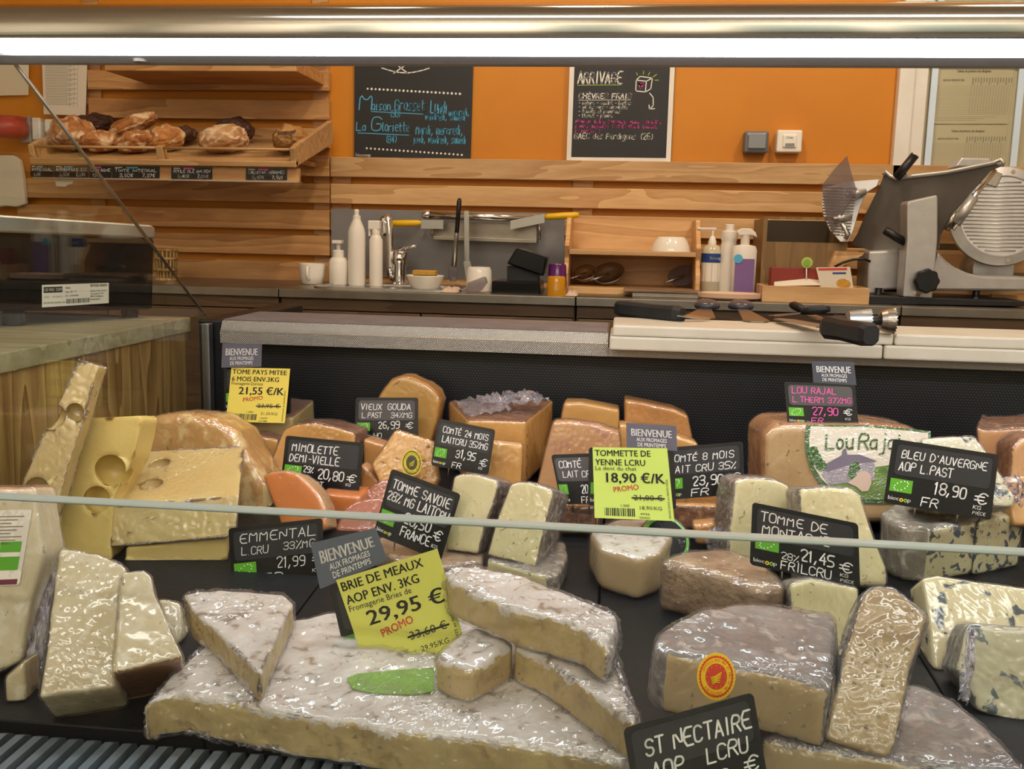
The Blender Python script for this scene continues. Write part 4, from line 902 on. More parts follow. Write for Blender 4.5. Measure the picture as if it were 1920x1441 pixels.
for o in sl.children:
    off = Vector(o['_o'])
    for v in o.data.vertices:
        if v.co.z + off.z < CZ + .0004: v.co.z = CZ + .0004 - off.z
# ================================================================ BREAD RACK
YF, YK2 = 2.38, 2.70
zf_ = PY(300, 309, YF).z; zk_ = PY(600, 268, YK2).z
xl, xr = PY(58, 300, YF).x, PY(556, 313, YF).x
sv = Vector((0, YK2 - YF, zk_ - zf_)); su = Vector((0, -(zk_ - zf_), YK2 - YF)).normalized()
rack = thing('bread_rack', Vector(((xl + xr) / 2, 2.70, zf_)), 'slanted pine bread rack with a thin front rail on the slatted wall', 'rack')
f0 = Vector((0, YF, zf_))
def sp_(x, t, h): return Vector((x, 0, 0)) + f0 + sv * t + su * h
for x in (xl, xr - .014): prism('side_panel', [sp_(x, 0, 0), sp_(x, 0, .046), sp_(x, .08, .050), sp_(x, 1, .062), sp_(x, 1, 0)], (.014, 0, 0), 'pine_pale', rack, .002)
xm = PY(302, 300, YF).x
prism('divider', [sp_(xm - .009, 0, 0), sp_(xm - .009, 0, .045), sp_(xm - .009, .06, .047), sp_(xm - .009, .1, 0)], (.018, 0, 0), 'pine_pale', rack, .002)
prism('front_strip', [sp_(xl, -.01, 0), sp_(xr, -.01, 0), sp_(xr, -.01, .013), sp_(xl, -.01, .013)], sv * .05, 'pine_pale', rack, .001)
for i in range(6):
    t0 = .08 + i * .155; prism('rack_slat', [sp_(xl + .014, t0, .004), sp_(xr - .014, t0, .004), sp_(xr - .014, t0 + .115, .004), sp_(xl + .014, t0 + .115, .004)], su * .006, 'pine_pale', rack)
for a, b in ((xl + .014, xm - .009), (xm + .009, xr - .014)): tube('front_rail', [sp_(a, .02, .041), sp_(b, .02, .041)], .0036, 'pine_pale', rack, 10)
za, zb_ = PY(300, 312, YF + .012).z, PY(300, 336, YF + .012).z
box('price_strip', (xl, YF + .012, zb_), (xr + .002, YF + .024, za), 'pine', rack)
box('steel_lip', (xl, YF + .004, zb_ - .003), (xr + .004, YF + .03, zb_), 'steel', rack)
for x in (xl + .05, xr - .07): box('wall_bracket', (x, YF + .10, zf_ + (zk_ - zf_) * .25), (x + .012, WY - .032, zf_ + (zk_ - zf_) * .25 + .012), 'pine', rack)
CARDS = [(57, 100, 'INTEGRAL', '6,80€', ''), (101, 166, 'AUTHENTIQUE T80', '3,50€', '7,37€'), (167, 209, 'CAMPAGNE', '15€', ''), (210, 299, 'TINTE INTEGRAL', '3,50€', '7,37€'), (321, 398, 'BOULE BLÉ ANCIEN', '3,40€', '7,08€'), (461, 538, 'CALUDONS GRAINES', '3,90€', '7,92€')]
LB = ['bread price card reading INTEGRAL 6,80 at the end of the rack', 'bread price card reading AUTHENTIQUE T80', 'narrow bread price card reading CAMPAGNE', 'bread price card reading TINTE INTEGRAL beside the divider', 'bread price card reading BOULE BLE ANCIEN', 'bread price card reading CALUDONS GRAINES']
for (x0, x1, a, b, c3), lab in zip(CARDS, LB):
    dy = (x0 - 57) * .014; Yq = YF + .0105
    shh = Sheet(PY(x0, 309 + dy, Yq), PY(x1, 309.5 + dy, Yq), PY(x1, 332 + dy, Yq), PY(x0, 331.5 + dy, Yq)); t = thing('bread_price_card', shh.pt(.5, 1), lab, 'price tag', 'chalk price cards under the breads'); slab('card', shh, 'card_black', .001, .001, parent=t)
    k = Ink(shh, .0003); k.hand(a, .06, .48, .24, 'chalk_white', w=.88, pen=.2); k.hand(b, .16, .90, .26, 'chalk_white', w=.28, pen=.16)
    if c3: k.hand(c3, .64, .90, .26, 'chalk_white', w=.26, pen=.16)
    k.rect(.06, .08, .22, .15, 'chalk_white'); k.rect(.3, .06, .55, .18, 'chalk_blue' if x0 in (57, 101, 210) else 'chalk_pink'); k.rect(.50, .56, .51, .96, 'card_panel'); k.build('lettering', t)
tag(prism('torn_paper_strip', [PY(a, b, YF + .02) for a, b in ((103, 334), (137, 335), (136, 344), (128, 346), (122, 350), (105, 349))], (0, .001, 0), 'paper', None), 'torn strip of masking paper hanging under the bread cards', 'paper')

def crustmat(name, c1, c2, c3, r3=(.58, .66)): pmat(name, c1, c2, scale=16, rough=.75, bump=1, bscale=55, c3=c3, s3=26, r3=r3, dist=.8)
crustmat('crust_gold', '#c58648', '#8f5226', '#e8cda4', (.5, .62)); crustmat('crust_dark', '#5a3824', '#3a2418', '#7a5438'); crustmat('crust_pale', '#c69a6c', '#a87444', '#e2c8a4', (.5, .6)); crustmat('crust_seed', '#b98a50', '#8f6434', '#5a3c22', (.56, .62))
def loaf(lab, px, py, Y, L, Wd, H, yaw, pitch, mat, cuts=3):
    c = PY(px, py, Y); bm = bmesh.new(); bmesh.ops.create_icosphere(bm, subdivisions=5, radius=1)
    for v in bm.verts:
        p = v.co.copy(); k_ = 1 + .12 * noise.noise(p * 2.2 + Vector((px, py, 0))) + .07 * noise.noise(p * 5 + Vector((py, px, 0))) + .10 * max(0, .25 - abs(noise.noise(p * 3.2 + Vector((py, 0, px)))))  + .03 * noise.noise(p * 13)
        if p.z > 0: k_ += .06 * math.sin(p.x * cuts * math.pi + p.y * 1.5) * p.z
        z_ = p.z if p.z > 0 else p.z * .75
        e_ = (1 - abs(p.x) ** 3 * .12); v.co = Vector((p.x * L * k_, p.y * Wd * k_ * e_, z_ * H * k_))
    me = bm_mesh(bm); me.transform(Matrix.Translation(c) @ Matrix.Rotation(R(yaw), 4, 'Z') @ Matrix.Rotation(R(pitch), 4, 'Y'))
    pen = min((v.co - f0).dot(su) for v in me.vertices) - .0102
    if pen < 0: me.transform(Matrix.Translation(Vector((0, 0, -pen * .9))))
    o = link('bread_loaf', me, None, [mat], smooth=True); return tag(o, lab, 'bread', 'loaves on the bread rack')
loaf('round cracked country loaf at the rack end behind the glass edge', 136, 268, 2.47, .060, .055, .050, 20, -8, 'crust_gold')
loaf('dark burnt loaf behind the round cracked loaf', 175, 236, 2.60, .060, .045, .032, 10, -8, 'crust_dark')
loaf('long loaf with blackened tail lying across the others', 248, 237, 2.53, .076, .036, .026, 0, -22, 'crust_gold')
loaf('golden pointed loaf with pale cut end under the long loaf', 190, 272, 2.45, .036, .06, .030, -20, -10, 'crust_gold')
loaf('crusty brown loaf with dark base before the divider', 256, 272, 2.46, .052, .045, .032, 20, -14, 'crust_gold')
loaf('flaky loaf with lifted crust beside the divider', 312, 268, 2.49, .048, .045, .037, 15, -10, 'crust_gold')
loaf('blackened loaf end behind the flaky loaf', 345, 254, 2.58, .035, .05, .025, 30, -6, 'crust_dark')
loaf('pale floury round loaf split down the middle', 420, 271, 2.47, .063, .055, .040, 8, -6, 'crust_pale', 1)
loaf('brown round loaf behind the pale floury loaf', 440, 246, 2.60, .052, .05, .036, 0, 0, 'crust_dark', 2)
loaf('seeded golden loaf next to the rack side panel', 545, 272, 2.48, .042, .058, .038, -10, -20, 'crust_seed')

# ================================================================ ON THE WALL
t_root = {}
def wall_board(name, lab, cat, px, mat, Y=WY - .012, frame=None, t_=.004):
    c = [PY(a, b, Y) for a, b in px]; shh = Sheet(*c); t = thing(name, (c[2] + c[3]) / 2, lab, cat); pn_ = slab('panel', shh, mat, t_, .0005, parent=t); t_root[t.name] = pn_
    if frame:
        f_ = .045
        for nm, u0, v0, u1, v1 in (('f', 0, 0, f_, 1), ('f', 1 - f_, 0, 1, 1), ('f', f_, 1 - f_ * .75, 1 - f_, 1), ('f', f_, 0, 1 - f_, f_ * .75)): slab('frame', shh, frame, .008, .0005, u0, v0, u1, v1, .004, t)
    return t, shh
t, shh = wall_board('bread_chalkboard', 'plain black chalkboard with bread delivery days written in blue', 'chalkboard', ((665, 20), (890, 20), (882, 301), (664, 298)), 'chalk_board'); k = Ink(shh, .0004)
V_ = lambda y: (y - 20) / 279; U_ = lambda x: (x - 665) / 219
for i in range(24): k.poly(disc_pts(((U_(690) + i * .034) * shh.w, (V_(165) + i * .0013) * shh.h), .0035 if i % 2 else .003, 8), 'chalk_white'); k.poly(disc_pts(((U_(689) + i * .0355) * shh.w, (V_(278) + i * .0016) * shh.h), .003, 8), 'chalk_white')
k.hand('M', U_(674), V_(205), .11, 'chalk_blue', w=.12, pen=.07); k.hand('aison', U_(698), V_(205), .06, 'chalk_blue', w=.16, pen=.11); k.hand('Grasset', U_(741), V_(205), .07, 'chalk_blue', w=.25, pen=.09); k.hand(': Lundi', U_(797), V_(210), .085, 'chalk_blue', w=.19, pen=.08)
k.hand('mercredi,', U_(842), V_(214), .045, 'chalk_blue', w=.17, pen=.11); k.hand('(30)', U_(732), V_(218), .045, 'chalk_blue', w=.09, pen=.1); k.hand('vendredi, samedi', U_(798), V_(223), .045, 'chalk_blue', w=.34, pen=.11)
k.hand('La', U_(669), V_(244), .055, 'chalk_blue', w=.08, pen=.11); k.hand('G', U_(697), V_(244), .09, 'chalk_blue', w=.08, pen=.08); k.hand('loriette', U_(718), V_(245), .06, 'chalk_blue', w=.23, pen=.1); k.hand(': Mardi, mercredi,', U_(772), V_(250), .06, 'chalk_blue', w=.44, pen=.09)
k.hand('(84)', U_(724), V_(267), .05, 'chalk_blue', w=.1, pen=.1); k.hand('jeudi, vendredi, samedi', U_(776), V_(267), .05, 'chalk_blue', w=.45, pen=.1)
k.lines([[(U_(697) * shh.w, -V_(208) * shh.h), (U_(794) * shh.w, -V_(212) * shh.h)], [(U_(672) * shh.w, -V_(249) * shh.h), (U_(768) * shh.w, -V_(252) * shh.h)]], .002, 'chalk_blue', 0, 0)
k.lines([[(U_(716 + i * 11) * shh.w, -(V_(126) + .032 * math.sin(math.pi * i / 8)) * shh.h) for i in range(9)], [(U_(733) * shh.w, -V_(112) * shh.h), (U_(765) * shh.w, -V_(136) * shh.h)], [(U_(772) * shh.w, -V_(112) * shh.h), (U_(738) * shh.w, -V_(136) * shh.h)]], .003, 'chalk_white', 0, 0)
k.text('biocoop', U_(668), V_(294), .024, 'chalk_white', w=.13, bold=.03); k.build('lettering', t_root[t.name])
t, shh = wall_board('arrivals_chalkboard', 'white framed chalkboard headed ARRIVAGE with pink and white writing', 'chalkboard', ((1072, 20), (1270, 20), (1257, 306), (1062, 304)), 'chalk_board', frame='white_paint'); k = Ink(shh, .0006)
V_ = lambda y: (y - 20) / 284; U_ = lambda x, y=200: (x - 1072 + (y - 20) * .04) / 197
k.hand('ARRIVAGE', U_(1081), V_(155), .075, 'chalk_white', w=.42, pen=.12, jit=.1); k.lines([[(U_(1081) * shh.w, -V_(158) * shh.h), (U_(1162) * shh.w, -V_(157) * shh.h)]], .0015, 'chalk_green', 0, 0)
k.hand('CHÈVRES FRAIS', U_(1084), V_(183), .034, 'chalk_white', w=.5, pen=.2, jit=.1); k.lines([[(U_(1084) * shh.w, -V_(186) * shh.h), (U_(1182) * shh.w, -V_(185) * shh.h)]], .0012, 'chalk_white', 0, 0)
for i, s_ in enumerate(('- nature - cendré - herbes', '- ail des ours - ciboulette', '- tomate et poivrons', '- bleuet - poivre')): k.hand(s_, U_(1084), V_(194 + i * 8), .022, 'chalk_white', w=(.5, .47, .4, .33)[i], pen=.2)
for i, s_ in enumerate(('Nouveau: Indien (curcuma, cumin, coriandre,', 'poivre, gingembre..) et Ecottendi (piment,', 'poivron..)')): k.hand(s_, U_(1080), V_(229 + i * 9), .022, 'chalk_pink', w=(.82, .78, .24)[i], pen=.2)
k.hand('GAEC des Perdigons (26)', U_(1078), V_(259), .038, 'chalk_white', w=.76, pen=.14)
bxp = lambda *p: [(U_(a) * shh.w, -V_(b) * shh.h) for a, b in p]
k.lines([bxp((1191, 168), (1191, 148), (1198, 141), (1221, 144), (1219, 164), (1209, 170), (1191, 168)), bxp((1191, 148), (1210, 150), (1209, 170)), bxp((1210, 150), (1221, 144)), bxp((1217, 172), (1224, 180), (1225, 195), (1219, 202)), bxp((1217, 194), (1218, 202), (1228, 201))], .0025, 'chalk_white', 0, 0)
k.lines([bxp((1193, 139), (1191, 134)), bxp((1204, 137), (1204, 131)), bxp((1213, 139), (1216, 133)), bxp((1222, 142), (1229, 137)), bxp((1226, 148), (1233, 148))], .0022, 'chalk_green', 0, 0)
k.lines([bxp((1197, 155), (1200, 162), (1204, 154), (1200, 157), (1197, 155))], .005, 'chalk_pink', 0, 0); k.build('lettering', t_root[t.name])
# grey and white electric boxes
t = thing('outdoor_socket', PY(1419, 285, WY - .02), 'grey square weatherproof socket on the orange wall', 'socket'); pbox('housing', 1397, 245, 1440, 287, WY - .045, .044, 'grey_plastic', t, .006, 3); pbox('flap', 1404, 249, 1436, 279, WY - .051, .008, 'grey_plastic_light', t, .003)
for px in (1405, 1433): lathe('screw', [(.004, 0), (.004, .002)], PY(px, 252, WY - .0455), 'white_plastic', t, 8, axis=Vector((0, -1, 0)))
t = thing('light_switch', PY(1481, 285, WY - .02), 'white square surface switch beside the grey socket', 'switch'); pbox('housing', 1458, 243, 1503, 286, WY - .04, .039, 'white_plastic', t, .005, 3); pbox('rocker', 1469, 252, 1493, 276, WY - .045, .008, 'white_ceramic', t, .002)
shq = Sheet(*[PY(a, b, WY - .0455) for a, b in ((1470, 253), (1492, 253), (1492, 275), (1470, 275))]); k = Ink(shq, .0003); k.text('17:54c', .2, .3, .16, 'ink', w=.6); k.rect(.1, .7, .9, .95, 'grey_plastic_light'); k.build('print', t)
# allergen tables behind the pane
Yp = WY - .0065
def table_sheet(lab, px):
    t, shh = wall_board('allergen_sheet', lab, 'paper', px, 'paper_cream', Y=Yp, t_=.0006); t['group'] = 'allergen tables behind the door pane'; k = Ink(shh, .0002)
    k.text('Tableau de présence des allergènes', .30, .13, .045, 'ink', w=.42, bold=.01); k.text('NOM DU PRODUIT FINI', .14, .28, .035, 'ink', w=.26, bold=.01)
    for i in range(16): k.rect(.02, .36 + i * .032, .97, .363 + i * .032, 'ink_soft')
    for i in range(15): k.rect(.5 + i * .034, .22, .503 + i * .034, .84, 'ink_soft'); k.rect(.507 + i * .034, .22, .517 + i * .034, .30 + .04 * (i % 3 == 0), 'ink_soft')
    k.rect(.1, .88, .85, .885, 'ink_soft'); k.rect(.03, .91, .7, .916, 'ink_soft'); k.rect(.03, .94, .6, .946, 'ink_soft'); k.build('print', t)
table_sheet('upper allergen table sheet behind the glass of the door', ((1750, 121), (1903, 121), (1889, 232), (1740, 232)))
table_sheet('lower allergen table sheet behind the glass of the door', ((1740, 235), (1889, 235), (1880, 330), (1731, 330)))
t, shh = wall_board('allergen_sheet', 'cream sheet at the door hinge side cut off by the picture edge', 'paper', ((1912, 121), (1990, 121), (1980, 330), (1898, 330)), 'paper_cream', Y=Yp, t_=.0006)
# papers, socket and bag at the left
t, shh = wall_board('paper_notice', 'blank white notice with rounded corner on the orange wall', 'paper', ((-40, 90), (54, 90), (53, 178), (-40, 180)), 'paper', t_=.002)
t, shh = wall_board('price_list', 'long printed price list hanging beside the slatted wall', 'paper', ((78, 90), (164, 90), (160, 217), (82, 214)), 'paper', Y=WY - .034, t_=.002); k = Ink(shh, .0003)
for i in range(26): k.rect(.06, .24 + i * .024, .78 - .1 * ((i * 7) % 3), .247 + i * .024, 'ink_soft')
for u in (.62, .72, .80): k.rect(u, .22, u + .006, .88, 'ink_soft')
k.build('print', t)
t = thing('red_power_plug', PY(30, 262, WY), 'red industrial plug in a grey wall socket', 'plug'); pbox('wall_plate', 34, 218, 58, 268, WY - .03, .03, 'grey_plastic_light', t, .004); pbox('side_box', 58, 220, 76, 262, WY - .03, .03, 'white_plastic', t, .004)
tube('plug_body', [PY(42, 243, WY - .035), PY(25, 240, WY - .07), PY(-10, 238, WY - .12)], [.026, .03, .028], 'red_plastic', t, 20); prism('plug_lid', [PY(a, b, WY - .08) for a, b in ((-20, 214), (32, 216), (30, 224), (-20, 228))], (0, .05, 0), 'red_plastic', t, .003)
tag(pbox('white_socket', 82, 223, 116, 248, WY - .03, .03, 'white_plastic', None, .004), 'small white wall socket half hidden behind the bread rack', 'socket')
pts = [PY(a, b, WY - .05) for a, b in ((-30, 290), (25, 291), (36, 300), (42, 330), (47, 382), (30, 388), (10, 386), (-30, 392))]
tag(prism('paper_bag', pts, (0, .018, 0), 'paper', None, .004), 'crumpled beige paper bag hanging below the red plug', 'bag')

# ================================================================ CHEESES
from mathutils.bvhtree import BVHTree
FB = 0
def paste(name, c1, c2, film=FB, c3=None, s3=120, r3=(.68, .72), sss=.15, bump=.12, bs=120, scale=14, rough=.5): pmat(name, c1, c2, scale=scale, rough=rough, film=film, c3=c3, s3=s3, r3=r3, sss=sss, bump=bump, bscale=bs)
paste('emmental', '#d0bb78', '#c2a862'); paste('emmental_bare', '#cfb870', '#c8ae62', film=0, rough=.38)
paste('emmental_rind', '#c79a50', '#b58640', scale=20, c3='#dcc080', s3=40, r3=(.5, .65))
paste('parmesan', '#d6c9a4', '#c8b88e', c3='#e2d9c0', s3=60, r3=(.5, .7), bump=.5, bs=70); paste('parmesan_rind', '#94642f', '#7a4e22', scale=30)
paste('brie_rind', '#d8d1c6', '#c2b8aa', c3='#8f7e68', s3=80, r3=(.56, .68), bump=1, bs=90, scale=40)
paste('brie_paste', '#c7b076', '#b09860', c3='#957a48', s3=60, r3=(.55, .75), bump=.5, bs=60)
paste('tomme_paste', '#d6cd9a', '#ccc28a', c3='#8f824e', s3=130, r3=(.66, .685)); paste('tomme_rind', '#8a7f6e', '#63594b', c3='#aea28e', s3=140, r3=(.52, .62), bump=1, bs=130, scale=50, sss=0)
paste('tomme_brown_rind', '#a88d6a', '#806548', c3='#5f4934', s3=60, r3=(.58, .7), bump=1, bs=150, scale=40, sss=0)
paste('nectaire_paste', '#c2ab7e', '#b2996a', c3='#8c7044', s3=90, r3=(.69, .72)); paste('nectaire_rind', '#918a82', '#6c655e', c3='#b2aaa0', s3=60, r3=(.52, .66), bump=1, bs=80, scale=30, sss=0)
paste('mimolette', '#cf781c', '#c06a16'); paste('mimolette_dark', '#a85410', '#97480a'); paste('mimolette_rind', '#c0965e', '#9c7444', bump=.8)
paste('comte', '#d8a44e', '#cc9440'); paste('comte_deep', '#cb8f38', '#b87d2c'); paste('comte_pink', '#cf9f64', '#bf8b54', c3='#b0785c', s3=40, r3=(.55, .7)); paste('comte_rind', '#8a5a2e', '#5f3a1c', c3='#a87a44', s3=90, r3=(.55, .65), bump=1, bs=120, sss=0)
paste('gouda', '#d8a950', '#cf9c44'); paste('gouda_rind', '#cb9440', '#ba8030')
paste('tome_paste', '#b9a768', '#ac985a'); paste('tome_rind', '#7f5c3a', '#5f432b', bump=1, sss=0)
paste('bleu', '#cfc9a6', '#c4bd98', c3='#3f5058', s3=62, r3=(.575, .62)); paste('bleu_dense', '#d0c99c', '#c4bc8c', c3='#3c4a50', s3=95, r3=(.53, .58)); paste('bleu_cream', '#ddd2a8', '#d3c698', c3='#38484c', s3=48, r3=(.585, .63)); paste('bleu_rind', '#928c78', '#767262', c3='#b8b4a2', s3=60, r3=(.5, .65), bump=.8, sss=0)
paste('rajal', '#c4a26a', '#b4905a', c3='#7f6238', s3=120, r3=(.66, .69)); paste('rajal_rind', '#b98850', '#98683a', bump=.6)

def cheese(name, lab, pts, vec, mats, front=0, side=0, back=0, sides=None, bw=.0035, L_=.009, amp=(.0006, .0016), scale=1.0, holes=(), group=None, seg=3, cat='cheese', wave=0.0, skin=0.0, wrap=.0019):
    """prism with bevelled edges, uneven skin; slot 0 paste, slot 1 rind"""
    bm = bmesh.new(); f0, f1, sd = bm_prism(bm, pts, vec, scale); f0.material_index = front; f1.material_index = back
    for i, f in enumerate(sd): f.material_index = (sides or {}).get(i, side)
    bmesh.ops.recalc_face_normals(bm, faces=bm.faces)
    bm.normal_update(); bvh = BVHTree.FromBMesh(bm); bm.faces.ensure_lookup_table(); omi = [f.material_index for f in bm.faces]
    if holes:
        me = bpy.data.meshes.new('t'); bm.to_mesh(me); bm.free(); o = bpy.data.objects.new('t', me); COL.objects.link(o); tmp = []
        for m_ in mats: me.materials.append(MATS[m_])
        for hc, hr in holes:
            b2 = bmesh.new(); bmesh.ops.create_icosphere(b2, subdivisions=3, radius=hr); m2 = bpy.data.meshes.new('h'); b2.to_mesh(m2); b2.free(); o2 = bpy.data.objects.new('h', m2); COL.objects.link(o2); o2.location = hc; tmp.append(o2)
            md = o.modifiers.new('b', 'BOOLEAN'); md.object = o2; md.operation = 'DIFFERENCE'; md.solver = 'EXACT'
        dg = bpy.context.evaluated_depsgraph_get(); ev = bpy.data.meshes.new_from_object(o.evaluated_get(dg)); bm = bmesh.new(); bm.from_mesh(ev)
        for o2 in tmp + [o]: bpy.data.objects.remove(o2)
        for f in bm.faces: f.material_index = min(f.material_index, len(mats) - 1)
    bev(bm, bw if not holes else .0018, seg if not holes else 2, 35 if not holes else 50)
    for _ in range(5):
        bmesh.ops.triangulate(bm, faces=[f for f in bm.faces if len(f.verts) > 3])
        es = [e for e in bm.edges if e.calc_length() > L_]
        if not es: break
        bmesh.ops.subdivide_edges(bm, edges=es, cuts=1)
    bmesh.ops.triangulate(bm, faces=[f for f in bm.faces if len(f.verts) > 3])
    bm.normal_update()
    sdv = Vector((sum(map(ord, lab)) % 97, len(lab) * 3.1, 5)) * .37
    for f in bm.faces:
        r_ = bvh.find_nearest(f.calc_center_median()); f.material_index = omi[r_[2]]
    if skin:   # rind folds irregularly over the cut edge
        cn = (pts[1] - pts[0]).cross(pts[2] - pts[1]).normalized(); vv = Vector(vec); hh = abs(vv.dot(cn))
        for f in bm.faces:
            if f.material_index == 0:
                c_ = f.calc_center_median(); d_ = abs((c_ - pts[0]).dot(cn)); k_ = skin * (.7 + 1.1 * noise.noise(c_ * 60 + sdv) + .6 * noise.noise(c_ * 170))
                if (front == 1 and d_ < k_) or (back == 1 and hh - d_ < k_ * .8): f.material_index = 1
    mv = []
    for v in bm.verts:
        mi = {f.material_index for f in v.link_faces}; a = amp[1] if 1 in mi else amp[0]
        p = v.co; k_ = noise.noise(p * 45 + sdv) * .7 + noise.noise(p * 110 + sdv) * .4 + wave * noise.noise(p * 16 + sdv)
        mv.append((v, v.normal * a * k_))
    for v, d in mv:
        v.co += d; v.co.z = max(v.co.z, zdeck(v.co.y) + .0004)
    b2 = bm.copy() if wrap else None
    o = link(name, bm_mesh(bm), None, mats, smooth=True); tag(o, lab, cat, group)
    if wrap: cling(o, b2, wrap, sdv)
    return o
def cling(o, bm, amp, sdv, L_=.003):
    """cling film skin: the cheese surface again, a millimetre out, creased"""
    bmesh.ops.recalc_face_normals(bm, faces=bm.faces)
    for f in bm.faces: f.material_index = 0
    for _ in range(2):
        es = [e for e in bm.edges if e.calc_length() > L_]
        if not es: break
        bmesh.ops.subdivide_edges(bm, edges=es, cuts=1); bmesh.ops.triangulate(bm, faces=[f for f in bm.faces if len(f.verts) > 3])
    bm.normal_update(); rt = Matrix.Rotation(sdv.x * 7, 3, 'X') @ Matrix.Rotation(sdv.y * 5, 3, 'Z'); st = Matrix.Diagonal((1.0, .28, 1.0)); mv = []
    for v in bm.verts:
        p = v.co; w_ = noise.noise(p * 22 + sdv); r = st @ (rt @ p) + Vector((w_, w_ * .5, -w_)) * .012
        k_ = abs(noise.noise(r * 170 + sdv)) + .6 * abs(noise.noise(r * 420 - sdv)); g_ = .35 + .9 * max(0, min(1, .5 + 1.4 * noise.noise(p * 14 - sdv)))
        mv.append((v, v.normal * (.0009 + amp * g_ * (.75 - k_))))
    for v, d in mv:
        v.co += d; v.co.z = max(v.co.z, zdeck(v.co.y) + .0002)
    me = bm_mesh(bm); link('film_wrap', me, o, ['film_taut'], smooth=True)
def slice_(name, lab, px, anchor, az_=0, tilt=0, thick=.04, mats=('emmental',), vec=None, hol=(), **kw):
    n = nrm(az_, tilt); pts = [PP(a, b, anchor, n) for a, b in px]; v = -n * thick if vec is None else vec
    hs = []
    for hx, hy, hr, dp in hol: c = PP(hx, hy, anchor, n); hs.append((c - n * dp, hr))
    return cheese(name, lab, pts, v, mats, holes=hs, **kw)
def lying(name, lab, px, up, thick, mats, **kw):
    pts = [PD(a, b, up) for a, b in px]; return cheese(name, lab, pts, (0, 0, -thick), mats, **kw)
def crumple(parent, px, Ys, amp=.006, n=14, name='film_wrap'):
    c = [PY(p[0], p[1], y) for p, y in zip(px, Ys if isinstance(Ys, (list, tuple)) else [Ys] * 4)]; rows_ = []
    for j in range(n + 1):
        r_ = []
        for i in range(n + 1):
            u, v = i / n, j / n; p = c[0].lerp(c[1], u).lerp(c[3].lerp(c[2], u), v); s = sum(px[0])
            k_ = noise.noise(Vector((u * 5 + s, v * 5, 1))) + .7 * noise.noise(Vector((u * 13, v * 11 + s, 3)))
            r_.append(p + Vector((k_ * amp * .5, -abs(k_) * amp, noise.noise(Vector((v * 7, u * 9, s))) * amp)))
        rows_.append(r_)
    return quad_strip(name, rows_, 'film', parent)
def YA(px, py, Y): return PY(px, py, Y)

# --- emmental at the glass end
GE = 'emmental pieces'
h = lambda z, x, y, r, dp: (*q(z, (x, y))[0], r, dp)
slice_('emmental_slab', 'tall narrow emmental slab leaning upright against the glass end, with round holes', q('A', (595, 142), (735, 192), (700, 300), (640, 520), (600, 660), (520, 900), (440, 1180), (300, 1440), (255, 1780), (60, 1780), (165, 1090), (330, 690), (465, 430)), PD(40, 1085), 10, 12, .024, ('emmental',),
       hol=(h('A', 560, 530, .0105, .004), h('A', 275, 1110, .014, .005), h('A', 395, 560, .014, .002)), group=GE)
slice_('emmental_slab', 'broad bare emmental slab with one big round hole beside the tall narrow slab', q('A', (600, 578), (1040, 558), (1062, 590), (1000, 870), (860, 1150), (835, 1340), (832, 1630), (344, 1740), (450, 1200), (560, 800)), PD(190, 1050), 5, 10, .045, ('emmental_bare',), wrap=0,
       hol=(h('A', 825, 965, .0195, .009), h('A', 725, 1185, .017, .008)), group=GE)
FL, FRt, BR_, BL_ = YA(212, 950, .965), YA(447, 930, .975), YA(456, 838, 1.10), YA(258, 847, 1.09)
n_ = (FRt - FL).cross(BL_ - FL).normalized()
mid = [FL, FRt, BR_, BL_]
hs = [(PP(*q('A', (1200, 905))[0], FL, n_) - n_ * .004, .012), (PP(*q('A', (1140, 1060))[0], FL, n_) - n_ * .004, .0125)]
cheese('emmental_slab', 'film wrapped emmental slab with two oval holes lying on top of another slab', mid, Vector((0, -.012, -.040)), ('emmental',), holes=hs, group=GE)
a = [YA(236, 1025, .955), YA(428, 1007, .972), YA(440, 985, 1.09), YA(270, 990, 1.08)]
cheese('emmental_slab', 'emmental slab at the bottom of the stack behind the EMMENTAL card', a, Vector((0, -.004, -.028)), ('emmental',), group=GE)
slice_('emmental_wedge', 'domed emmental wedge with golden rind under shiny film, behind the stacked slabs', [(262, 787), (300, 778), (333, 776), (365, 778), (400, 785), (440, 810), (458, 845), (480, 880), (495, 910), (498, 960), (496, 985), (300, 985), (255, 900)], YA(490, 980, 1.125), 0, 6, .08, ('emmental', 'emmental_rind'), front=1, sides={i: 1 for i in range(8)}, bw=.012, seg=4, group=GE)
# --- parmesan
GP = 'parmesan style wedges'
px = q('F', (300, 335), (480, 365), (625, 430), (600, 620), (590, 800), (570, 1030), (190, 1085), (215, 950), (245, 750), (270, 500))
slice_('parmesan_wedge', 'big pale parmesan slab leaning in front of its stack with crumbly cut face', px, PD(71, 1307, .034), 14, 45, .046, ('parmesan', 'parmesan'), group=GP, amp=(.0012, .0012), bw=.003)
px = q('F', (600, 458), (720, 445), (760, 480), (770, 560), (850, 740), (915, 885), (560, 965))
slice_('parmesan_wedge', 'parmesan wedge with brown rind foot half behind the big pale slab', px, PD(221, 1260, .05), 24, 42, .072, ('parmesan', 'parmesan_rind'), sides={5: 1}, group=GP, amp=(.001, .001))
slice_('parmesan_wedge', 'small parmesan wedge peeking out behind the brown rind wedge', q('F', (790, 590), (895, 612), (905, 760), (885, 815), (800, 830)), PD(325, 1215), 10, 35, .03, ('parmesan',), group=GP)
pk = slice_('hard_cheese_package', 'wrapped hard cheese wedge with printed white and green label', [(-60, 917), (64, 913), (70, 960), (82, 1040), (60, 1120), (38, 1240), (-60, 1290)], PD(10, 1280), 12, 14, .05, ('parmesan', 'comte_pink'), sides={0: 1}, group=GP)
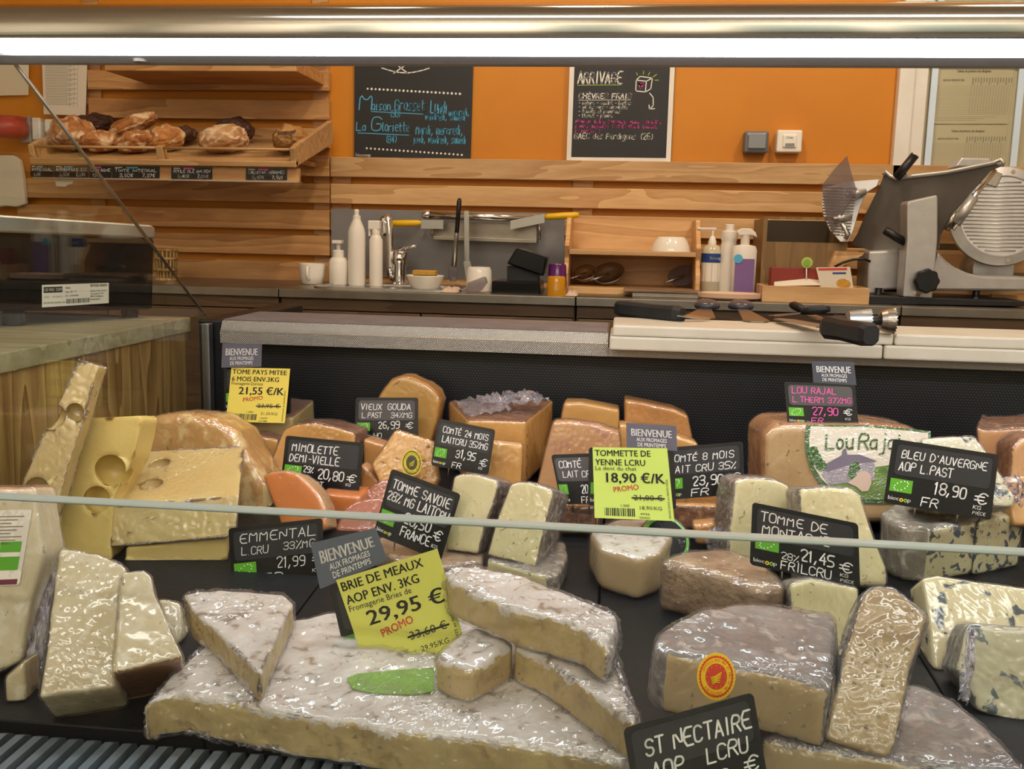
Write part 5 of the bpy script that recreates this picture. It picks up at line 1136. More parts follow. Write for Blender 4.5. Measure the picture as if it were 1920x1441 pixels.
slice_('parmesan_wedge', 'low parmesan chip lying before the labelled package', q('F', (20, 990), (120, 900), (130, 1105), (25, 1118)), PD(12, 1316), 10, 10, .03, ('parmesan',), group=GP)
n_ = nrm(12, 14); an = PD(10, 1280) + n_ * .0012; shl = Sheet(*[PP(x, y, an, n_) for x, y in ((-58, 957), (60, 955), (36, 1096), (-58, 1100))]); pmat('label_maroon', '#6e1e3a', rough=.5)
slab('label', shl, 'white_plastic', .0006, .002, parent=pk); k = Ink(shl, .0003)
for i in range(9): k.rect(.05, .08 + i * .045, .9 - .1 * (i % 3), .095 + i * .045, 'ink_soft')
k.rect(.55, .42, .92, .56, 'leaf_green'); k.rect(.3, .62, .92, .80, 'leaf_green'); k.rect(.3, .92, .95, .99, 'label_maroon'); k.build('label_print', pk)
crumple(pk, [(60, 920), (92, 985), (66, 1210), (34, 1235)], [.775, .775, .715, .715], .010, 26); crumple(pk, [(84, 1060), (106, 1075), (74, 1300), (46, 1300)], [.755, .755, .690, .690], .007, 22)

# --- brie de meaux
GB_ = 'brie pieces'
fr = [(266, 1320), (300, 1306), (338, 1302), (450, 1319), (563, 1341), (660, 1355), (760, 1373), (894, 1385), (1027, 1405), (1172, 1425)]
bk_ = [(1205, 1400), (1200, 1330), (1160, 1250), (1080, 1190), (950, 1150), (800, 1138), (615, 1150), (480, 1172), (387, 1212), (320, 1262)]
big = lying('brie_half_wheel', 'large white rinded half brie wheel lying flat across the front under film', fr + bk_, .034, .033, ('brie_paste', 'brie_rind'), front=1, back=1, side=1, sides={i: 0 for i in range(9)}, bw=.006, amp=(.0022, .0024), wave=1.2, group=GB_, L_=.0055, skin=.005, wrap=.0034)
wg = lying('brie_wedge', 'pointed brie wedge perched on the left corner of the half wheel', q('F', (915, 572), (1000, 552), (1100, 545), (1410, 575), (1465, 612), (1390, 760), (1310, 955), (1280, 950), (1180, 850), (1080, 745), (960, 650)), .034 + .024, .0235, ('brie_paste', 'brie_rind'), front=1, back=1, side=0, sides={3: 1, 1: 1, 2: 1}, bw=.005, amp=(.0012, .0018), wave=.8, group=GB_, L_=.0045, skin=.0045, wrap=.003)
lying('brie_block', 'small cube like brie end piece below the long brie bar', q('G', (765, 800), (900, 685), (1010, 638), (1205, 722), (1185, 765), (970, 890), (860, 860)), .034 + .028, .0275, ('brie_paste', 'brie_rind'), front=1, back=1, bw=.006, amp=(.0012, .0018), wave=.8, group=GB_, L_=.0045, skin=.0045, wrap=.003)
lying('brie_wedge', 'brie wedge with thin pale rind lying under the long brie bar', q('G', (1215, 750), (1230, 705), (1500, 650), (1780, 760), (1900, 1140), (1888, 1182), (1600, 975), (1400, 840)), .034 + .030, .0295, ('brie_paste', 'brie_rind'), front=1, back=1, sides={2: 1, 1: 1, 3: 1}, bw=.005, amp=(.0014, .002), wave=.9, group=GB_, L_=.0045, skin=.0045, wrap=.003)
bar_ = lying('brie_bar', 'long brie bar with thick white rind resting across two brie pieces', q('G', (812, 330), (880, 288), (1000, 292), (1250, 352), (1500, 442), (1700, 522), (1795, 565), (1775, 660), (1735, 765), (1600, 655), (1400, 592), (1200, 542), (1000, 455), (860, 390)), .034 + .031 + .030, .030, ('brie_paste', 'brie_rind'), front=1, back=1, sides={0: 1, 1: 1, 2: 1, 3: 1, 4: 1, 5: 1, 6: 1, 7: 1}, bw=.006, amp=(.0014, .002), wave=1, group=GB_, L_=.0045, skin=.0055, wrap=.0034)
lg = [PD(x, y, .0362) for x, y in q('G', (270, 930), (330, 905), (600, 880), (760, 870), (760, 1000), (640, 1020), (420, 1015), (300, 985))]
pmat('sticker_green', '#6f9a3a', rough=.4, film=.6)
prism('green_sticker', lg, (0, 0, -.0008), 'sticker_green', big)

# --- saint nectaire
GN = 'grey rinded saint nectaire pieces'
lying('half_saint_nectaire', 'flat half saint nectaire wheel lying under the two cut pieces', [(1424, 1384), (1520, 1402), (1680, 1428), (1800, 1440), (1930, 1448), (1915, 1430), (1900, 1415), (1850, 1360), (1790, 1312), (1725, 1281), (1600, 1285), (1480, 1310)], .040, .0395, ('nectaire_paste', 'nectaire_rind'), front=1, back=1, side=1, sides={0: 0, 1: 0, 2: 0, 3: 0}, bw=.006, amp=(.001, .0016), wave=.6, group=GN, L_=.005, skin=.003, wrap=.0028)
snh = lying('saint_nectaire_half', 'half saint nectaire with cloudy grey top behind the red and yellow seal', q('H', (205, 660), (232, 600), (330, 540), (430, 492), (600, 472), (760, 475), (900, 498), (1040, 512), (1058, 600), (1048, 760), (1018, 862), (800, 802), (600, 762), (430, 732), (270, 700)), .040 + .046, .0455, ('nectaire_paste', 'nectaire_rind'), front=1, back=1, side=1, sides={10: 0, 11: 0, 12: 0, 13: 0}, bw=.006, amp=(.001, .002), wave=.8, group=GN, L_=.005, skin=.003, wrap=.0028)
sn = slice_('saint_nectaire_slice', 'saint nectaire slice standing on end with its cut face showing', q('H', (1180, 410), (1250, 385), (1330, 402), (1478, 530), (1440, 625), (1402, 760), (1372, 900), (1340, 1100), (1290, 1185), (1000, 1090), (1012, 1000), (1062, 830), (1092, 690), (1150, 500)), PD(1640, 1420, .040), -8, 32, .035, ('nectaire_paste', 'nectaire_rind'), side=1, sides={8: 0}, amp=(.0012, .002), wave=.8, group=GN, L_=.005, skin=.003, wrap=.0028)
# --- tommes
GT = 'tomme pieces'
lying('tomme_wedge', 'brown speckled tomme wedge showing only rind behind the grey half', q('H', (235, 265), (300, 238), (380, 222), (545, 210), (690, 265), (790, 335), (825, 392), (700, 400), (540, 350), (380, 300)), .052, .0515, ('tomme_paste', 'tomme_brown_rind'), front=1, back=1, side=1, bw=.008, group=GT)
lying('small_tommette', 'quartered small tommette with floury top below the lime promo label', [(1106, 992), (1160, 970), (1230, 972), (1266, 994), (1240, 1032), (1200, 1046), (1125, 1026)], .045, .0445, ('nectaire_paste', 'brie_rind'), front=1, back=1, side=0, bw=.007, amp=(.001, .0015), group=GT)
c = YA(1248, 1012, 1.0); rr = .028; n_ = nrm(20, 35); u_ = n_.cross(Vector((0, 0, 1))).normalized() * -1; v_ = u_.cross(n_) * -1
circ = lambda r, d: [c + n_ * d + (u_ * math.cos(2 * math.pi * i / 28) + v_ * math.sin(2 * math.pi * i / 28)) * r for i in range(28)]
rt = cheese('round_tommette', 'small round tommette with black and green ring label behind the quartered one', circ(rr, 0), -n_ * .03, ('tomme_paste', 'tomme_brown_rind'), side=1, bw=.004, group=GT)
prism('green_ring', circ(rr * .92, .0012), -n_ * .001, 'leaf_green', rt); prism('black_label', circ(rr * .80, .0018), -n_ * .001, 'card_black', rt)
slice_('tomme_de_savoie_slice', 'ivory tomme slice with tiny holes right behind the TOMME SAVOIE card', q('C', (765, 855), (810, 834), (920, 837), (1075, 880), (1095, 915), (1060, 1050), (1000, 1200), (940, 1425), (700, 1400), (730, 1000)), PD(880, 1042, .022), -14, 16, .05, ('tomme_paste', 'tomme_rind'), side=1, bw=.006, group=GT)
slice_('tomme_de_savoie_slice', 'ivory tomme slice with shiny film corner standing next to its twin', q('C', (1190, 912), (1230, 897), (1330, 895), (1490, 948), (1505, 985), (1450, 1200), (1375, 1530), (1010, 1440), (1090, 1170)), PD(965, 1055, .022), -16, 18, .055, ('tomme_paste', 'tomme_rind'), side=1, bw=.006, group=GT)
lying('tomme_quarter', 'flat tomme quarter under the TOMME SAVOIE card', [(690, 1018), (760, 985), (905, 1032), (905, 1052), (830, 1062), (740, 1048)], .022, .0215, ('tomme_paste', 'tomme_brown_rind'), front=1, side=1, back=1, group=GT)
lying('tomme_quarter', 'flat tomme quarter under the shiny standing slice', [(912, 1048), (950, 1015), (1060, 1015), (1063, 1045), (1048, 1075), (1026, 1082)], .022, .0215, ('tomme_paste', 'tomme_rind'), front=1, side=1, back=1, sides={5: 0}, group=GT)
slice_('tomme_de_montagne_slice', 'pale tomme slice with grey rind edge above the TOMME DE MONTAGNE card', [(1380, 899), (1400, 894), (1455, 898), (1480, 908), (1492, 950), (1498, 1070), (1366, 1070), (1368, 1000)], YA(1430, 1065, 1.01), 16, 10, .05, ('tomme_paste', 'tomme_rind'), side=1, bw=.005, group=GT)
slice_('tomme_de_montagne_slice', 'pale tomme slice sloping down at the side of the TOMME DE MONTAGNE card', [(1497, 914), (1546, 911), (1598, 916), (1613, 928), (1640, 1010), (1663, 1065), (1665, 1100), (1510, 1098)], YA(1590, 1095, .955), 6, 16, .05, ('tomme_paste', 'tomme_rind'), side=1, bw=.005, sides={4: 0, 3: 0}, group=GT)
slice_('tomme_de_montagne_slice', 'plain pale tomme slice between the grey half and its card', [(1480, 1094), (1520, 1084), (1610, 1102), (1610, 1235), (1490, 1235)], YA(1540, 1200, .845), 5, 18, .04, ('tomme_paste', 'tomme_rind'), side=1, wrap=.0008, group=GT)
# --- mimolette
GM = 'orange mimolette pieces'
slice_('mimolette_slice', 'bright orange mimolette slice with rounded rind before the MIMOLETTE card', [(491, 893), (507, 885), (535, 882), (560, 890), (580, 905), (597, 925), (610, 952), (614, 990), (560, 1008), (530, 1000), (518, 960)], PD(570, 1005), -8, 16, .03, ('mimolette', 'mimolette_rind'), side=1, bw=.004, wrap=.0007, group=GM)
slice_('mimolette_wedge', 'low orange mimolette wedge under the MIMOLETTE card', [(600, 925), (676, 931), (676, 985), (605, 990)], YA(640, 985, 1.11), 0, 0, .05, ('mimolette', 'mimolette_rind'), back=1, wrap=.0007, group=GM)
slice_('mimolette_wedge', 'dark orange mimolette wedge leaning behind the TOMME SAVOIE card', [(630, 985), (645, 952), (668, 938), (717, 929), (745, 990), (745, 1010), (630, 1012)], YA(680, 1005, 1.075), 0, 35, .03, ('mimolette_dark', 'mimolette_rind'), sides={2: 1, 1: 1}, wrap=.0007, group=GM)
slice_('mimolette_wedge', 'curved orange mimolette piece behind the dark orange wedge', [(668, 945), (682, 922), (700, 907), (727, 896), (745, 930), (745, 960)], YA(710, 940, 1.14), 0, 25, .03, ('mimolette_dark', 'mimolette_rind'), wrap=.0007, group=GM)
# --- back row
GC = 'back row hard cheeses'
f_ = [YA(416, 772, 1.28), YA(470, 776, 1.28), YA(548, 783, 1.28), YA(552, 845, 1.28), YA(420, 845, 1.28)]
cheese('tome_block', 'square tome block with brown rind top behind the yellow promo label', f_, YA(588, 750, 1.385) - f_[2], ('tome_paste', 'tome_rind'), sides={0: 1, 1: 1}, wrap=.0008, group=GC)
slice_('tome_wedge', 'amber tome wedge with crusty edge above the MIMOLETTE card', [(505, 868), (520, 835), (533, 805), (555, 794), (588, 792), (620, 798), (645, 805), (665, 812), (668, 940), (505, 940)], YA(590, 930, 1.20), 0, 6, .07, ('comte', 'comte_rind'), side=1, group=GC)
slice_('tome_wedge', 'amber tome wedge between the domed emmental and the crusty wedge', [(446, 814), (480, 815), (522, 825), (512, 930), (450, 930)], YA(485, 925, 1.235), 0, 5, .05, ('comte', 'comte_rind'), side=1, group=GC)
slice_('gouda_wedge', 'tall rounded golden gouda wedge behind the VIEUX GOUDA card', [(708, 745), (720, 727), (732, 712), (750, 705), (768, 707), (800, 720), (818, 735), (825, 752), (820, 787), (807, 830), (800, 890), (700, 890)], YA(760, 880, 1.335), 0, 3, .05, ('gouda', 'gouda_rind'), side=1, bw=.006, wrap=.0008, group=GC)
slice_('comte_piece', 'yellow cheese with the round black and yellow seal on its face', [(742, 805), (812, 827), (820, 900), (805, 935), (720, 935), (707, 893), (696, 872), (710, 852)], YA(760, 925, 1.155), 4, 16, .03, ('comte', 'comte_rind'), group=GC)
slice_('comte_piece', 'narrow yellow piece just under the VIEUX GOUDA card', [(681, 822), (720, 834), (712, 930), (683, 930)], YA(700, 920, 1.23), 0, 5, .04, ('comte_deep',), group=GC)
slice_('comte_piece', 'yellow corner piece at the edge of the MIMOLETTE card', [(676, 870), (690, 880), (716, 905), (722, 955), (676, 955)], YA(700, 945, 1.165), 0, 5, .03, ('comte_deep',), group=GC)
tp3 = [PY(842, 752, 1.375), PY(1037, 750, 1.385), PY(986, 790, 1.24), PY(877, 787, 1.24)]
cb = cheese('comte_block', 'large comte block with printed brown rind on top and crumpled film', tp3, Vector((0, 0, -.085)), ('comte', 'comte_rind'), front=1, sides={0: 1}, group=GC)
crumple(cb, [(895, 742), (1000, 732), (1030, 752), (900, 756)], [1.34, 1.34, 1.30, 1.30], .014); crumple(cb, [(850, 750), (930, 740), (960, 765), (880, 780)], [1.36, 1.34, 1.28, 1.26], .008)
slice_('comte_piece', 'wrapped comte slice in front of the printed block next to the COMTE 24 MOIS card', [(905, 826), (980, 833), (977, 905), (945, 945), (900, 945)], YA(940, 930, 1.17), 6, 8, .03, ('comte',), group=GC)
slice_('comte_piece', 'tall comte wedge with pinkish film between block and COMTE cards', [(1037, 790), (1070, 790), (1120, 797), (1160, 811), (1165, 860), (1165, 935), (1000, 935), (1008, 905), (1030, 815)], YA(1080, 930, 1.20), 0, 7, .05, ('comte_pink', 'comte_pink'), group=GC)
slice_('comte_piece', 'smooth comte block top showing behind the pinkish wedge', [(1057, 755), (1092, 755), (1161, 768), (1160, 860), (1040, 860)], YA(1100, 850, 1.33), 0, 3, .06, ('comte',), wrap=.0008, group=GC)
slice_('comte_piece', 'smooth comte wedge with sloping top behind the grey welcome card', [(1171, 749), (1205, 755), (1262, 767), (1290, 780), (1297, 817), (1300, 870), (1171, 870)], YA(1230, 860, 1.335), 0, 3, .06, ('comte_deep',), wrap=.0008, group=GC)
slice_('comte_piece', 'low comte wedge in front of the sloping one behind the COMTE 8 MOIS card', [(1161, 794), (1240, 808), (1308, 831), (1315, 900), (1161, 900)], YA(1230, 890, 1.265), 0, 5, .05, ('comte',), wrap=.0008, group=GC)
slice_('comte_foot_piece', 'comte piece with dark rind front under the half hidden COMTE card', [(1046, 948), (1120, 948), (1120, 1000), (1048, 1000)], YA(1085, 995, 1.09), 0, 0, .07, ('comte', 'comte_rind'), front=1, group=GC)
slice_('comte_foot_piece', 'comte piece with brown rind front under the COMTE 8 MOIS card', [(1262, 945), (1368, 950), (1368, 992), (1264, 992)], YA(1320, 990, 1.10), 0, 0, .07, ('comte', 'comte_rind'), front=1, group=GC)
sm_ = slice_('comte_foot_piece', 'small comte offcut beside the brown rind front piece', [(1300, 985), (1372, 978), (1372, 1020), (1305, 1020)], YA(1340, 1015, 1.055), 0, 0, .025, ('comte_deep', 'comte_rind'), group=GC)
crumple(sm_, [(1318, 1000), (1345, 985), (1380, 1015), (1330, 1030)], 1.03, .010)
# --- lou rajal
lr_n = nrm(2, 4); lr_a = YA(1600, 960, 1.15)
lr = slice_('sheep_cheese_loaf', 'large wrapped tan sheep cheese with picture label reading Lou Rajal', [(1431, 850), (1433, 818), (1442, 801), (1460, 794), (1516, 793), (1630, 794), (1711, 804), (1744, 818), (1750, 980), (1434, 980)], lr_a, 2, 4, .12, ('rajal', 'rajal_rind'), side=1, bw=.010, seg=4, group=None)
pmat('label_cream', '#e6dcc8', rough=.4, film=.4); pmat('label_green', '#3f6a34', rough=.45, film=.4); pmat('field_green', '#7f9a4a', '#5f8038', scale=40, rough=.5, film=.4); pmat('house_grey', '#a49aa2', rough=.5, film=.4); pmat('roof_grey', '#7c7280', rough=.5); pmat('cow_pale', '#d8bca8', rough=.5)
LP = lambda pts, d: [PP(x, y, lr_a + lr_n * d, lr_n) for x, y in pts]
def lab_poly(nm, pts, d, m_): prism(nm, LP(pts, d), -lr_n * .0004, m_, lr)
lab_poly('label_border', [(1512, 796), (1509, 825), (1511, 850), (1520, 880), (1535, 905), (1560, 928), (1610, 943), (1745, 945), (1745, 808), (1700, 803), (1630, 797)], .0016, 'label_green')
lab_poly('label', [(1520, 799), (1517, 825), (1519, 850), (1527, 876), (1541, 898), (1565, 920), (1612, 936), (1740, 938), (1740, 812), (1700, 807), (1630, 801)], .0020, 'label_cream')
lab_poly('label_field', [(1552, 905), (1600, 880), (1680, 870), (1740, 870), (1740, 938), (1612, 936), (1565, 920)], .0024, 'field_green')
lab_poly('label_house', [(1540, 888), (1560, 868), (1640, 862), (1640, 900), (1556, 908)], .0028, 'house_grey'); lab_poly('label_house', [(1536, 876), (1580, 852), (1612, 852), (1645, 864), (1590, 872), (1552, 884)], .0030, 'roof_grey'); lab_poly('label_tower', [(1578, 856), (1580, 843), (1586, 840), (1590, 856)], .0031, 'roof_grey')
for cx_, cy_, r_ in ((1526, 845, 9), (1531, 860, 11), (1540, 872, 10), (1603, 875, 10), (1598, 890, 9)): lab_poly('label_tree', [(cx_ + r_ * math.cos(a_) * (1 + .2 * math.sin(5 * a_)), cy_ + r_ * math.sin(a_)) for a_ in [2 * math.pi * i / 14 for i in range(14)]], .0033, 'label_green')
lab_poly('label_cow', [(1590, 905), (1606, 892), (1612, 884), (1622, 882), (1632, 888), (1634, 905), (1628, 920), (1616, 921), (1606, 912)], .0035, 'cow_pale')
shl = Sheet(*LP([(1545, 808), (1700, 808), (1700, 850), (1545, 850)], .0026)); k = Ink(shl, .0002); k.hand('Lou', .02, .78, .66, 'label_green', w=.33, pen=.13, jit=0); k.hand('Rajal', .42, .80, .66, 'label_green', w=.52, pen=.12, jit=0); k.build('label_lettering', lr)
# --- blue cheeses
GU = 'blue veined cheeses'
lying('blue_cheese_block', 'blue cheese block with wrinkled grey rind corner below the BLEU card', [(1652, 958), (1665, 975), (1700, 988), (1741, 991), (1829, 978), (1850, 950), (1760, 930), (1690, 935)], .060, .0595, ('bleu_dense', 'bleu_rind'), front=1, side=1, sides={3: 0, 4: 0}, bw=.006, amp=(.0006, .002), wave=.8, group=GU)
lying('blue_cheese_block', 'blue cheese block with dark speckled cut face next to the wrinkled corner', [(1831, 979), (1918, 963), (1912, 942), (1852, 948)], .060, .0595, ('bleu_dense', 'bleu_rind'), front=0, side=0, group=GU)
slice_('blue_cheese_wedge', 'pale blue cheese wedge leaning behind the BLEU card', [(1729, 821), (1828, 817), (1844, 839), (1904, 931), (1900, 950), (1720, 945)], YA(1810, 945, 1.03), 0, 25, .045, ('bleu',), group=GU)
slice_('blue_cheese_slice', 'creamy flat blue cheese slice with few dark veins tilted up', q('H', (1450, 352), (1520, 340), (1700, 368), (1990, 408), (1990, 700), (1800, 740), (1600, 795), (1505, 772), (1490, 600)), PD(1790, 1260), 0, 35, .04, ('bleu_cream', 'bleu_rind'), back=1, wrap=.0008, group=GU)
bw_ = slice_('blue_cheese_wedge', 'greyish wrapped blue wedge standing before the creamy slice', q('H', (1672, 562), (1990, 590), (1990, 1040), (1850, 1012), (1700, 960), (1690, 900), (1602, 775), (1640, 625)), PD(1880, 1345), -5, 22, .05, ('bleu', 'bleu_rind'), side=1, group=GU)
crumple(bw_, [(1815, 1175), (1828, 1180), (1815, 1320), (1795, 1300)], [.76, .76, .71, .71], .008)
# --- far right
f_ = [YA(1832, 800, 1.2), YA(1844, 806, 1.2), YA(1945, 802, 1.2), YA(1945, 940, 1.2), YA(1840, 940, 1.2)]
cheese('hard_cheese_block', 'golden hard cheese block with dark rind top in the far corner of the case', f_, YA(1945, 778, 1.31) - f_[2], ('comte_pink', 'comte_rind'), sides={0: 1, 1: 1}, group=GC)
slice_('hard_cheese_piece', 'rounded tan cheese piece in front of the golden corner block', [(1898, 838), (1915, 820), (1945, 815), (1945, 960), (1890, 960)], YA(1920, 955, 1.12), 0, 5, .05, ('comte_pink', 'comte_rind'), side=1, bw=.006, group=GC)
fg = slice_('hard_cheese_piece', 'small film bundled golden piece beside the BLEU card', [(1884, 905), (1905, 892), (1945, 890), (1945, 985), (1900, 985)], YA(1915, 975, 1.065), 0, 20, .03, ('comte', 'comte_rind'), group=GC)
crumple(fg, [(1880, 895), (1940, 885), (1940, 950), (1900, 945)], 1.05, .012)

# ================================================================ PRICE CARDS
Wt = 'pen_white'
price_card('price_card', 'black price card reading MIMOLETTE DEMI-VIELLE 20,80', ((536, 816), (683, 830), (672, 926), (526, 908)), 1.135,
 [('MIMOLETTE', .10, .29, .15, dict(w=.58)), ('DEMI-VIELLE', .08, .50, .15, dict(w=.63)), ('29%', .27, .69, .12, dict(w=.13)), ('20,80', .46, .79, .18, dict(w=.33)), ('€', .83, .79, .15, dict(w=.11)), ('KG', .83, .87, .05, dict(w=.06)), ('PAST', .34, .97, .12, dict(w=.20))], leafbox=(.03, .58, .25, .76))
price_card('price_card', 'black price card reading VIEUX GOUDA 26,99', ((667, 745), (784, 745), (784, 824), (665, 823)), 1.29,
 [('VIEUX', .09, .29, .14, dict(w=.33)), ('GOUDA', .52, .29, .14, dict(w=.36)), ('L.PAST', .11, .48, .12, dict(w=.31)), ('34%MG', .57, .48, .12, dict(w=.33)), ('26,99', .37, .74, .16, dict(w=.33)), ('€', .80, .73, .14, dict(w=.11)), ('HO', .30, .97, .11, dict(w=.12))], panel='card_panel_grey')
price_card('price_card', 'black price card reading COMTE 24 MOIS in front of the printed comte block', ((821, 784), (929, 805), (915, 891), (808, 872)), 1.14,
 [('COMTÉ 24 MOIS', .12, .27, .13, dict(w=.78)), ('LAITCRU 35%MG', .13, .47, .13, dict(w=.78)), ('31,95', .40, .74, .17, dict(w=.34)), ('€', .82, .82, .15, dict(w=.12)), ('KG', .82, .90, .05, dict(w=.06)), ('FR', .36, .96, .11, dict(w=.15))])
price_card('price_card', 'tilted black price card reading TOMME SAVOIE 20,50 FRANCE', ((734, 878), (864, 926), (826, 1052), (700, 1000)), .955,
 [('TOMME SAVOIE', .08, .26, .13, dict(w=.82)), ('28% MG LAITCRU', .05, .44, .13, dict(w=.88)), ('20,50', .36, .68, .15, dict(w=.38)), ('€', .80, .74, .14, dict(w=.11)), ('FRANCE', .36, .87, .13, dict(w=.42)), ('KG', .82, .86, .05, dict(w=.08))])
price_card('price_card', 'black price card reading COMTE half hidden by the lime promo label', ((1033, 852), (1120, 849), (1128, 945), (1052, 945)), 1.085,
 [('COMTÉ', .13, .27, .13, dict(w=.48)), ('LAIT CRU', .18, .46, .12, dict(w=.7)), ('20,90', .55, .78, .17, dict(w=.4)), ('FR', .52, .97, .12, dict(w=.2))], panel='card_panel_grey')
price_card('price_card', 'black price card reading COMTE 8 MOIS beside the lime promo label', ((1238, 840), (1393, 827), (1397, 925), (1240, 938)), 1.105,
 [('COMTÉ 8 MOIS', .10, .29, .13, dict(w=.78)), ('LAIT CRU 35%', .10, .50, .13, dict(w=.80)), ('23,90', .38, .77, .18, dict(w=.36)), ('€', .83, .72, .13, dict(w=.11)), ('FR', .36, .96, .13, dict(w=.2))], leafbox=(.06, .60, .26, .80))
price_card('price_card', 'black price card behind the lime promo label for tommette', ((1104, 838), (1264, 846), (1268, 955), (1102, 947)), 1.005, [])
price_card('price_card', 'black price card reading LOU RAJAL 27,90 in pink writing', ((1470, 715), (1603, 720), (1610, 799), (1477, 795)), 1.165,
 [('LOU RAJAL', .10, .26, .14, dict(w=.62, m='pen_pink')), ('L.THERM 37%MG', .10, .47, .13, dict(w=.82, m='pen_pink')), ('27,90', .36, .76, .17, dict(w=.36, m='pen_pink')), ('FR', .34, .95, .12, dict(w=.16, m='pen_pink')), ('€', .80, .74, .14, dict(w=.11)), ('KG', .82, .86, .05, dict(w=.07))], panel='card_panel_grey')
price_card('price_card', 'black price card reading BLEU D AUVERGNE AOP 18,90', ((1675, 822), (1873, 852), (1858, 975), (1657, 942)), .985,
 [("BLEU D'AUVERGNE", .10, .27, .12, dict(w=.80)), ('AOP L.PAST', .09, .46, .13, dict(w=.50)), ('18,90', .44, .74, .17, dict(w=.30)), ('€', .82, .78, .16, dict(w=.11)), ('KG', .82, .87, .055, dict(w=.07)), ('FR', .34, .95, .13, dict(w=.15)), ('PIECE', .82, .95, .045, dict(w=.12))])
price_card('price_card', 'black price card reading TOMME DE MONTAGNE 21,45', ((1411, 941), (1609, 981), (1613, 1102), (1406, 1058)), .885,
 [('TOMME DE', .08, .26, .14, dict(w=.62)), ('MONTAGNE', .10, .46, .14, dict(w=.62)), ('28%', .28, .80, .10, dict(w=.16)), ('21,45', .46, .76, .17, dict(w=.30)), ('€', .81, .80, .15, dict(w=.11)), ('FRILCRU', .28, .96, .13, dict(w=.45)), ('KG', .82, .88, .05, dict(w=.07)), ('PIECE', .82, .96, .045, dict(w=.12))], leafbox=(.04, .50, .26, .72))
price_card('price_card', 'black price card reading EMMENTAL 21,99 FR', ((428, 990), (604, 971), (608, 1088), (435, 1106)), .94,
 [('EMMENTAL', .12, .26, .15, dict(w=.80, pen=.1)), ('L.CRU', .13, .46, .12, dict(w=.28, pen=.1)), ('33%MG', .58, .44, .12, dict(w=.33, pen=.1)), ('21,99', .50, .72, .16, dict(w=.30, pen=.1)), ('€', .88, .70, .13, dict(w=.08)), ('FR', .33, .95, .16, dict(w=.22, pen=.1)), ('KG', .88, .84, .05, dict(w=.07))], leafbox=(.04, .58, .28, .82))
price_card('price_card', 'black price card behind the big yellow BRIE DE MEAUX label', ((617, 1098), (806, 1042), (852, 1200), (655, 1260)), .742, [], lean=15)
price_card('price_card', 'black price card reading ST NECTAIRE AOP LCRU at the front glass', ((1168, 1365), (1412, 1297), (1440, 1460), (1196, 1530)), .555,
 [('ST NECTAIRE', .14, .38, .19, dict(w=.80)), ('AOP', .16, .66, .19, dict(w=.24)), ('LCRU', .58, .64, .17, dict(w=.31)), ('19,90', .36, .93, .18, dict(w=.36)), ('€', .84, .85, .16, dict(w=.1))], lean=18, pin=.01)
price_card('price_card', 'black price card behind the yellow TOME PAYS label', ((420, 688), (545, 690), (545, 776), (421, 769)), 1.272, [])
# promo labels
pmat('sticky_mid', '#cccc5e', rough=.7)
def promo(lab, px, Y, mat, l1, l2, sub, price, old, kg, code, code2, lean, barcode=True, curl=.006, turn=0, wa=.92, wb=.8):
    it = [(l1, .03, .12, .085, dict(w=wa, bold=.014)), (l2, .03, .25, .085, dict(w=wb, bold=.014)), (sub, .03, .32, .055, dict(w=.54 if len(sub) < 18 else .62)), (price, .17, .49, .135, dict(w=.76, bold=.022)),
          ('PROMO', .26, .63, .075, dict(m='promo_red', w=.33, bold=.012, rot=8)), (old, .51, .73, .075, dict(w=.37)), ('line', .49, .70, .90, .70), ('1.000', .34, .83, .035, dict(w=.11)), (kg, .58, .86, .05, dict(w=.28)), (code, .58, .935, .03, dict(w=.12)), (code2, .56, .985, .028, dict(w=.14)),
          ('05/05/2025 au 06/05/2025', .965, .97, .028, dict(w=.5, rot=90))]
    if barcode: it.append(('bar', .13, .85, .50, .96))
    return sticky('promo_label', lab, px, Y, mat, it, lean=lean, curl=curl, turn=turn)
promo('yellow promo label reading TOME PAYS MITEE 21,55', ((434, 688), (544, 691), (535, 793), (424, 790)), 1.262, 'sticky_yellow', 'TOME PAYS MITEE', '6 MOIS ENV.3KG', 'Fromagerie Duroux', '21,55 €/K', '23,95 €', '21.55/KG', '13473', 'L01986', 12)
promo('lime promo label reading TOMMETTE DE YENNE LCRU 18,90', ((1111, 838), (1251, 840), (1264, 976), (1115, 970)), .995, 'sticky_lime', 'TOMMETTE DE', 'YENNE LCRU', 'La dent du chat', '18,90 €/K', '21,00 €', '18,90/KG', '4936', 'YE0601', 12, wa=.74, wb=.66)
promo('large yellow lime promo label reading BRIE DE MEAUX AOP 29,95', ((630, 1087), (820, 1028), (878, 1222), (697, 1282)), .728, 'sticky_mid', 'BRIE DE MEAUX', 'AOP ENV. 3KG', 'Fromagerie Bries de', '29,95 €', '33,60 €', '29,95/KG', '1437', 'TL', 15, barcode=False, curl=.012, wa=.80, wb=.72)
bienvenue('welcome_card', 'grey BIENVENUE card above the yellow TOME PAYS label', ((417, 643), (491, 644), (490, 687), (415, 689)), 1.275)
bienvenue('welcome_card', 'grey BIENVENUE card above the lime TOMMETTE label', ((1174, 792), (1268, 798), (1270, 845), (1175, 840)), 1.012)
bienvenue('welcome_card', 'dark BIENVENUE card above the pink LOU RAJAL card', ((1522, 677), (1601, 678), (1606, 722), (1525, 717)), 1.175, mat='slate_dark')
bienvenue('welcome_card', 'large blue grey BIENVENUE card tilted above the BRIE DE MEAUX label', ((582, 1018), (704, 989), (727, 1050), (600, 1104)), .752, lean=15, mat='slate_blue')
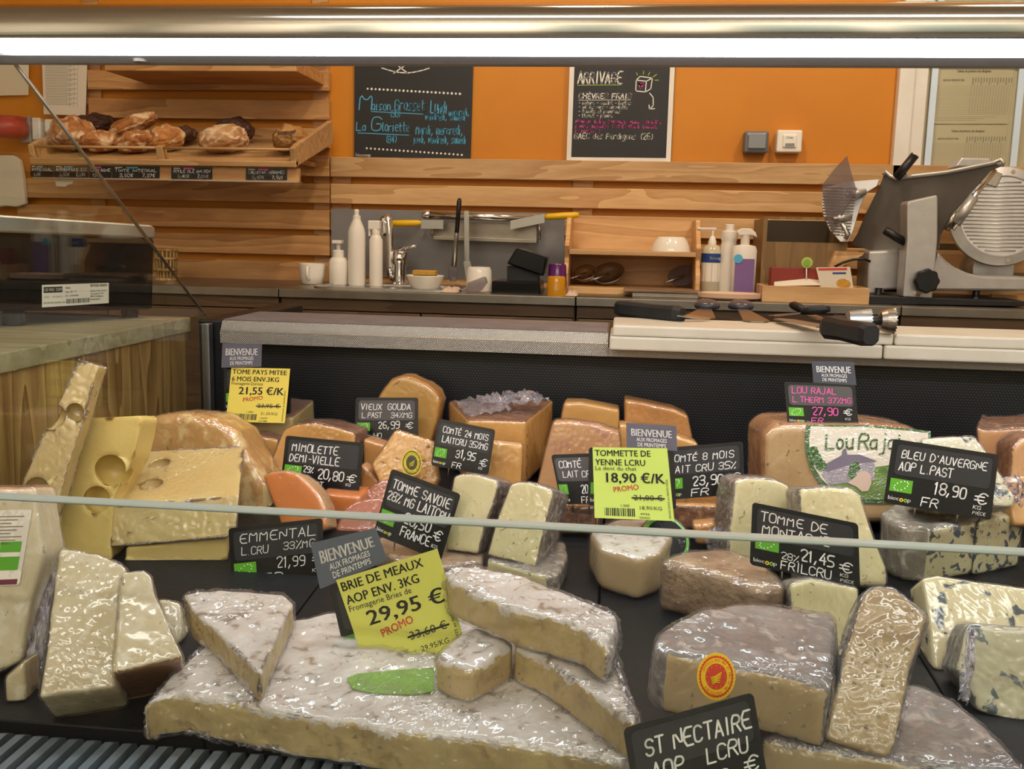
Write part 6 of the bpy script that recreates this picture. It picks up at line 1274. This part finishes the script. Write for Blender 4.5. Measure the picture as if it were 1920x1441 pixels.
# round quality seals
def seal(lab, cx_, cy_, rx, ry, Y, lean, c_out, c_ring, c_in, turn=0):
    n = nrm(turn, lean); a = PY(cx_, cy_, Y); E_ = lambda k_, d, m_=40, jag=0: [PP(cx_ + rx * k_ * (1 + jag * (i % 2)) * math.cos(2 * math.pi * i / m_), cy_ + ry * k_ * (1 + jag * (i % 2)) * math.sin(2 * math.pi * i / m_), a + n * d, n) for i in range(m_)]
    t = thing('quality_seal', PY(cx_, cy_ + ry, Y), lab, 'sticker')
    prism('disc', E_(1, 0), -n * .0008, c_out, t); prism('toothed_ring', E_(.86, .0004, 72, .06), -n * .0003, c_ring, t); prism('ring', E_(.80, .0007), -n * .0003, c_out, t); prism('centre', E_(.56, .001), -n * .0003, c_in, t)
    for i in range(12): prism('star', [PP(cx_ + rx * (.46 + .05 * (j % 2)) * math.cos(R(i * 30) + (j - 1) * .05), cy_ + ry * (.46 + .05 * (j % 2)) * math.sin(R(i * 30) + (j - 1) * .05), a + n * .0013, n) for j in range(3)], -n * .0002, c_out, t)
    for i in range(5): tube('furrow', [PP(cx_ - rx * .3 + rx * .02 * i, cy_ + ry * (.05 + .07 * i), a + n * .0013, n), PP(cx_ - rx * .02, cy_ + ry * (-.02 + .06 * i), a + n * .0013, n), PP(cx_ + rx * (.28 - .02 * i), cy_ + ry * (-.18 + .11 * i), a + n * .0013, n)], .0005 if rx > 30 else .0004, c_out, t, 5)
    shh = Sheet(*[PP(cx_ + sx_ * rx, cy_ + sy_ * ry, a + n * .0011, n) for sx_, sy_ in ((-1, -1), (1, -1), (1, 1), (-1, 1))]); k = Ink(shh, .0001)
    txt = "APPELLATION D'ORIGINE PROTEGEE "
    for i, ch in enumerate(txt):
        an_ = R(200 + i * 320 / len(txt)); k.text(ch, .5 + .325 * math.cos(an_), .5 + .325 * math.sin(an_), .055, c_ring, rot=-math.degrees(an_) - 90) if ch != ' ' else None
    k.build('lettering', t); return t
pmat('seal_yellow', '#f0c41c', rough=.4); pmat('seal_red', '#d2432a', rough=.4); pmat('seal_black', '#2c3016', rough=.4); pmat('seal_gold', '#c9b21c', rough=.4)
seal('round red and yellow origin seal standing before the grey half cheese', 1343, 1268, 36, 44, .592, 12, 'seal_yellow', 'seal_red', 'seal_red')
seal('round black and yellow origin seal on the yellow cheese', 772, 867, 19, 25, 1.135, 16, 'seal_gold', 'seal_black', 'seal_black', turn=4)

for o in bpy.data.objects:
    if '_o' in o: del o['_o']
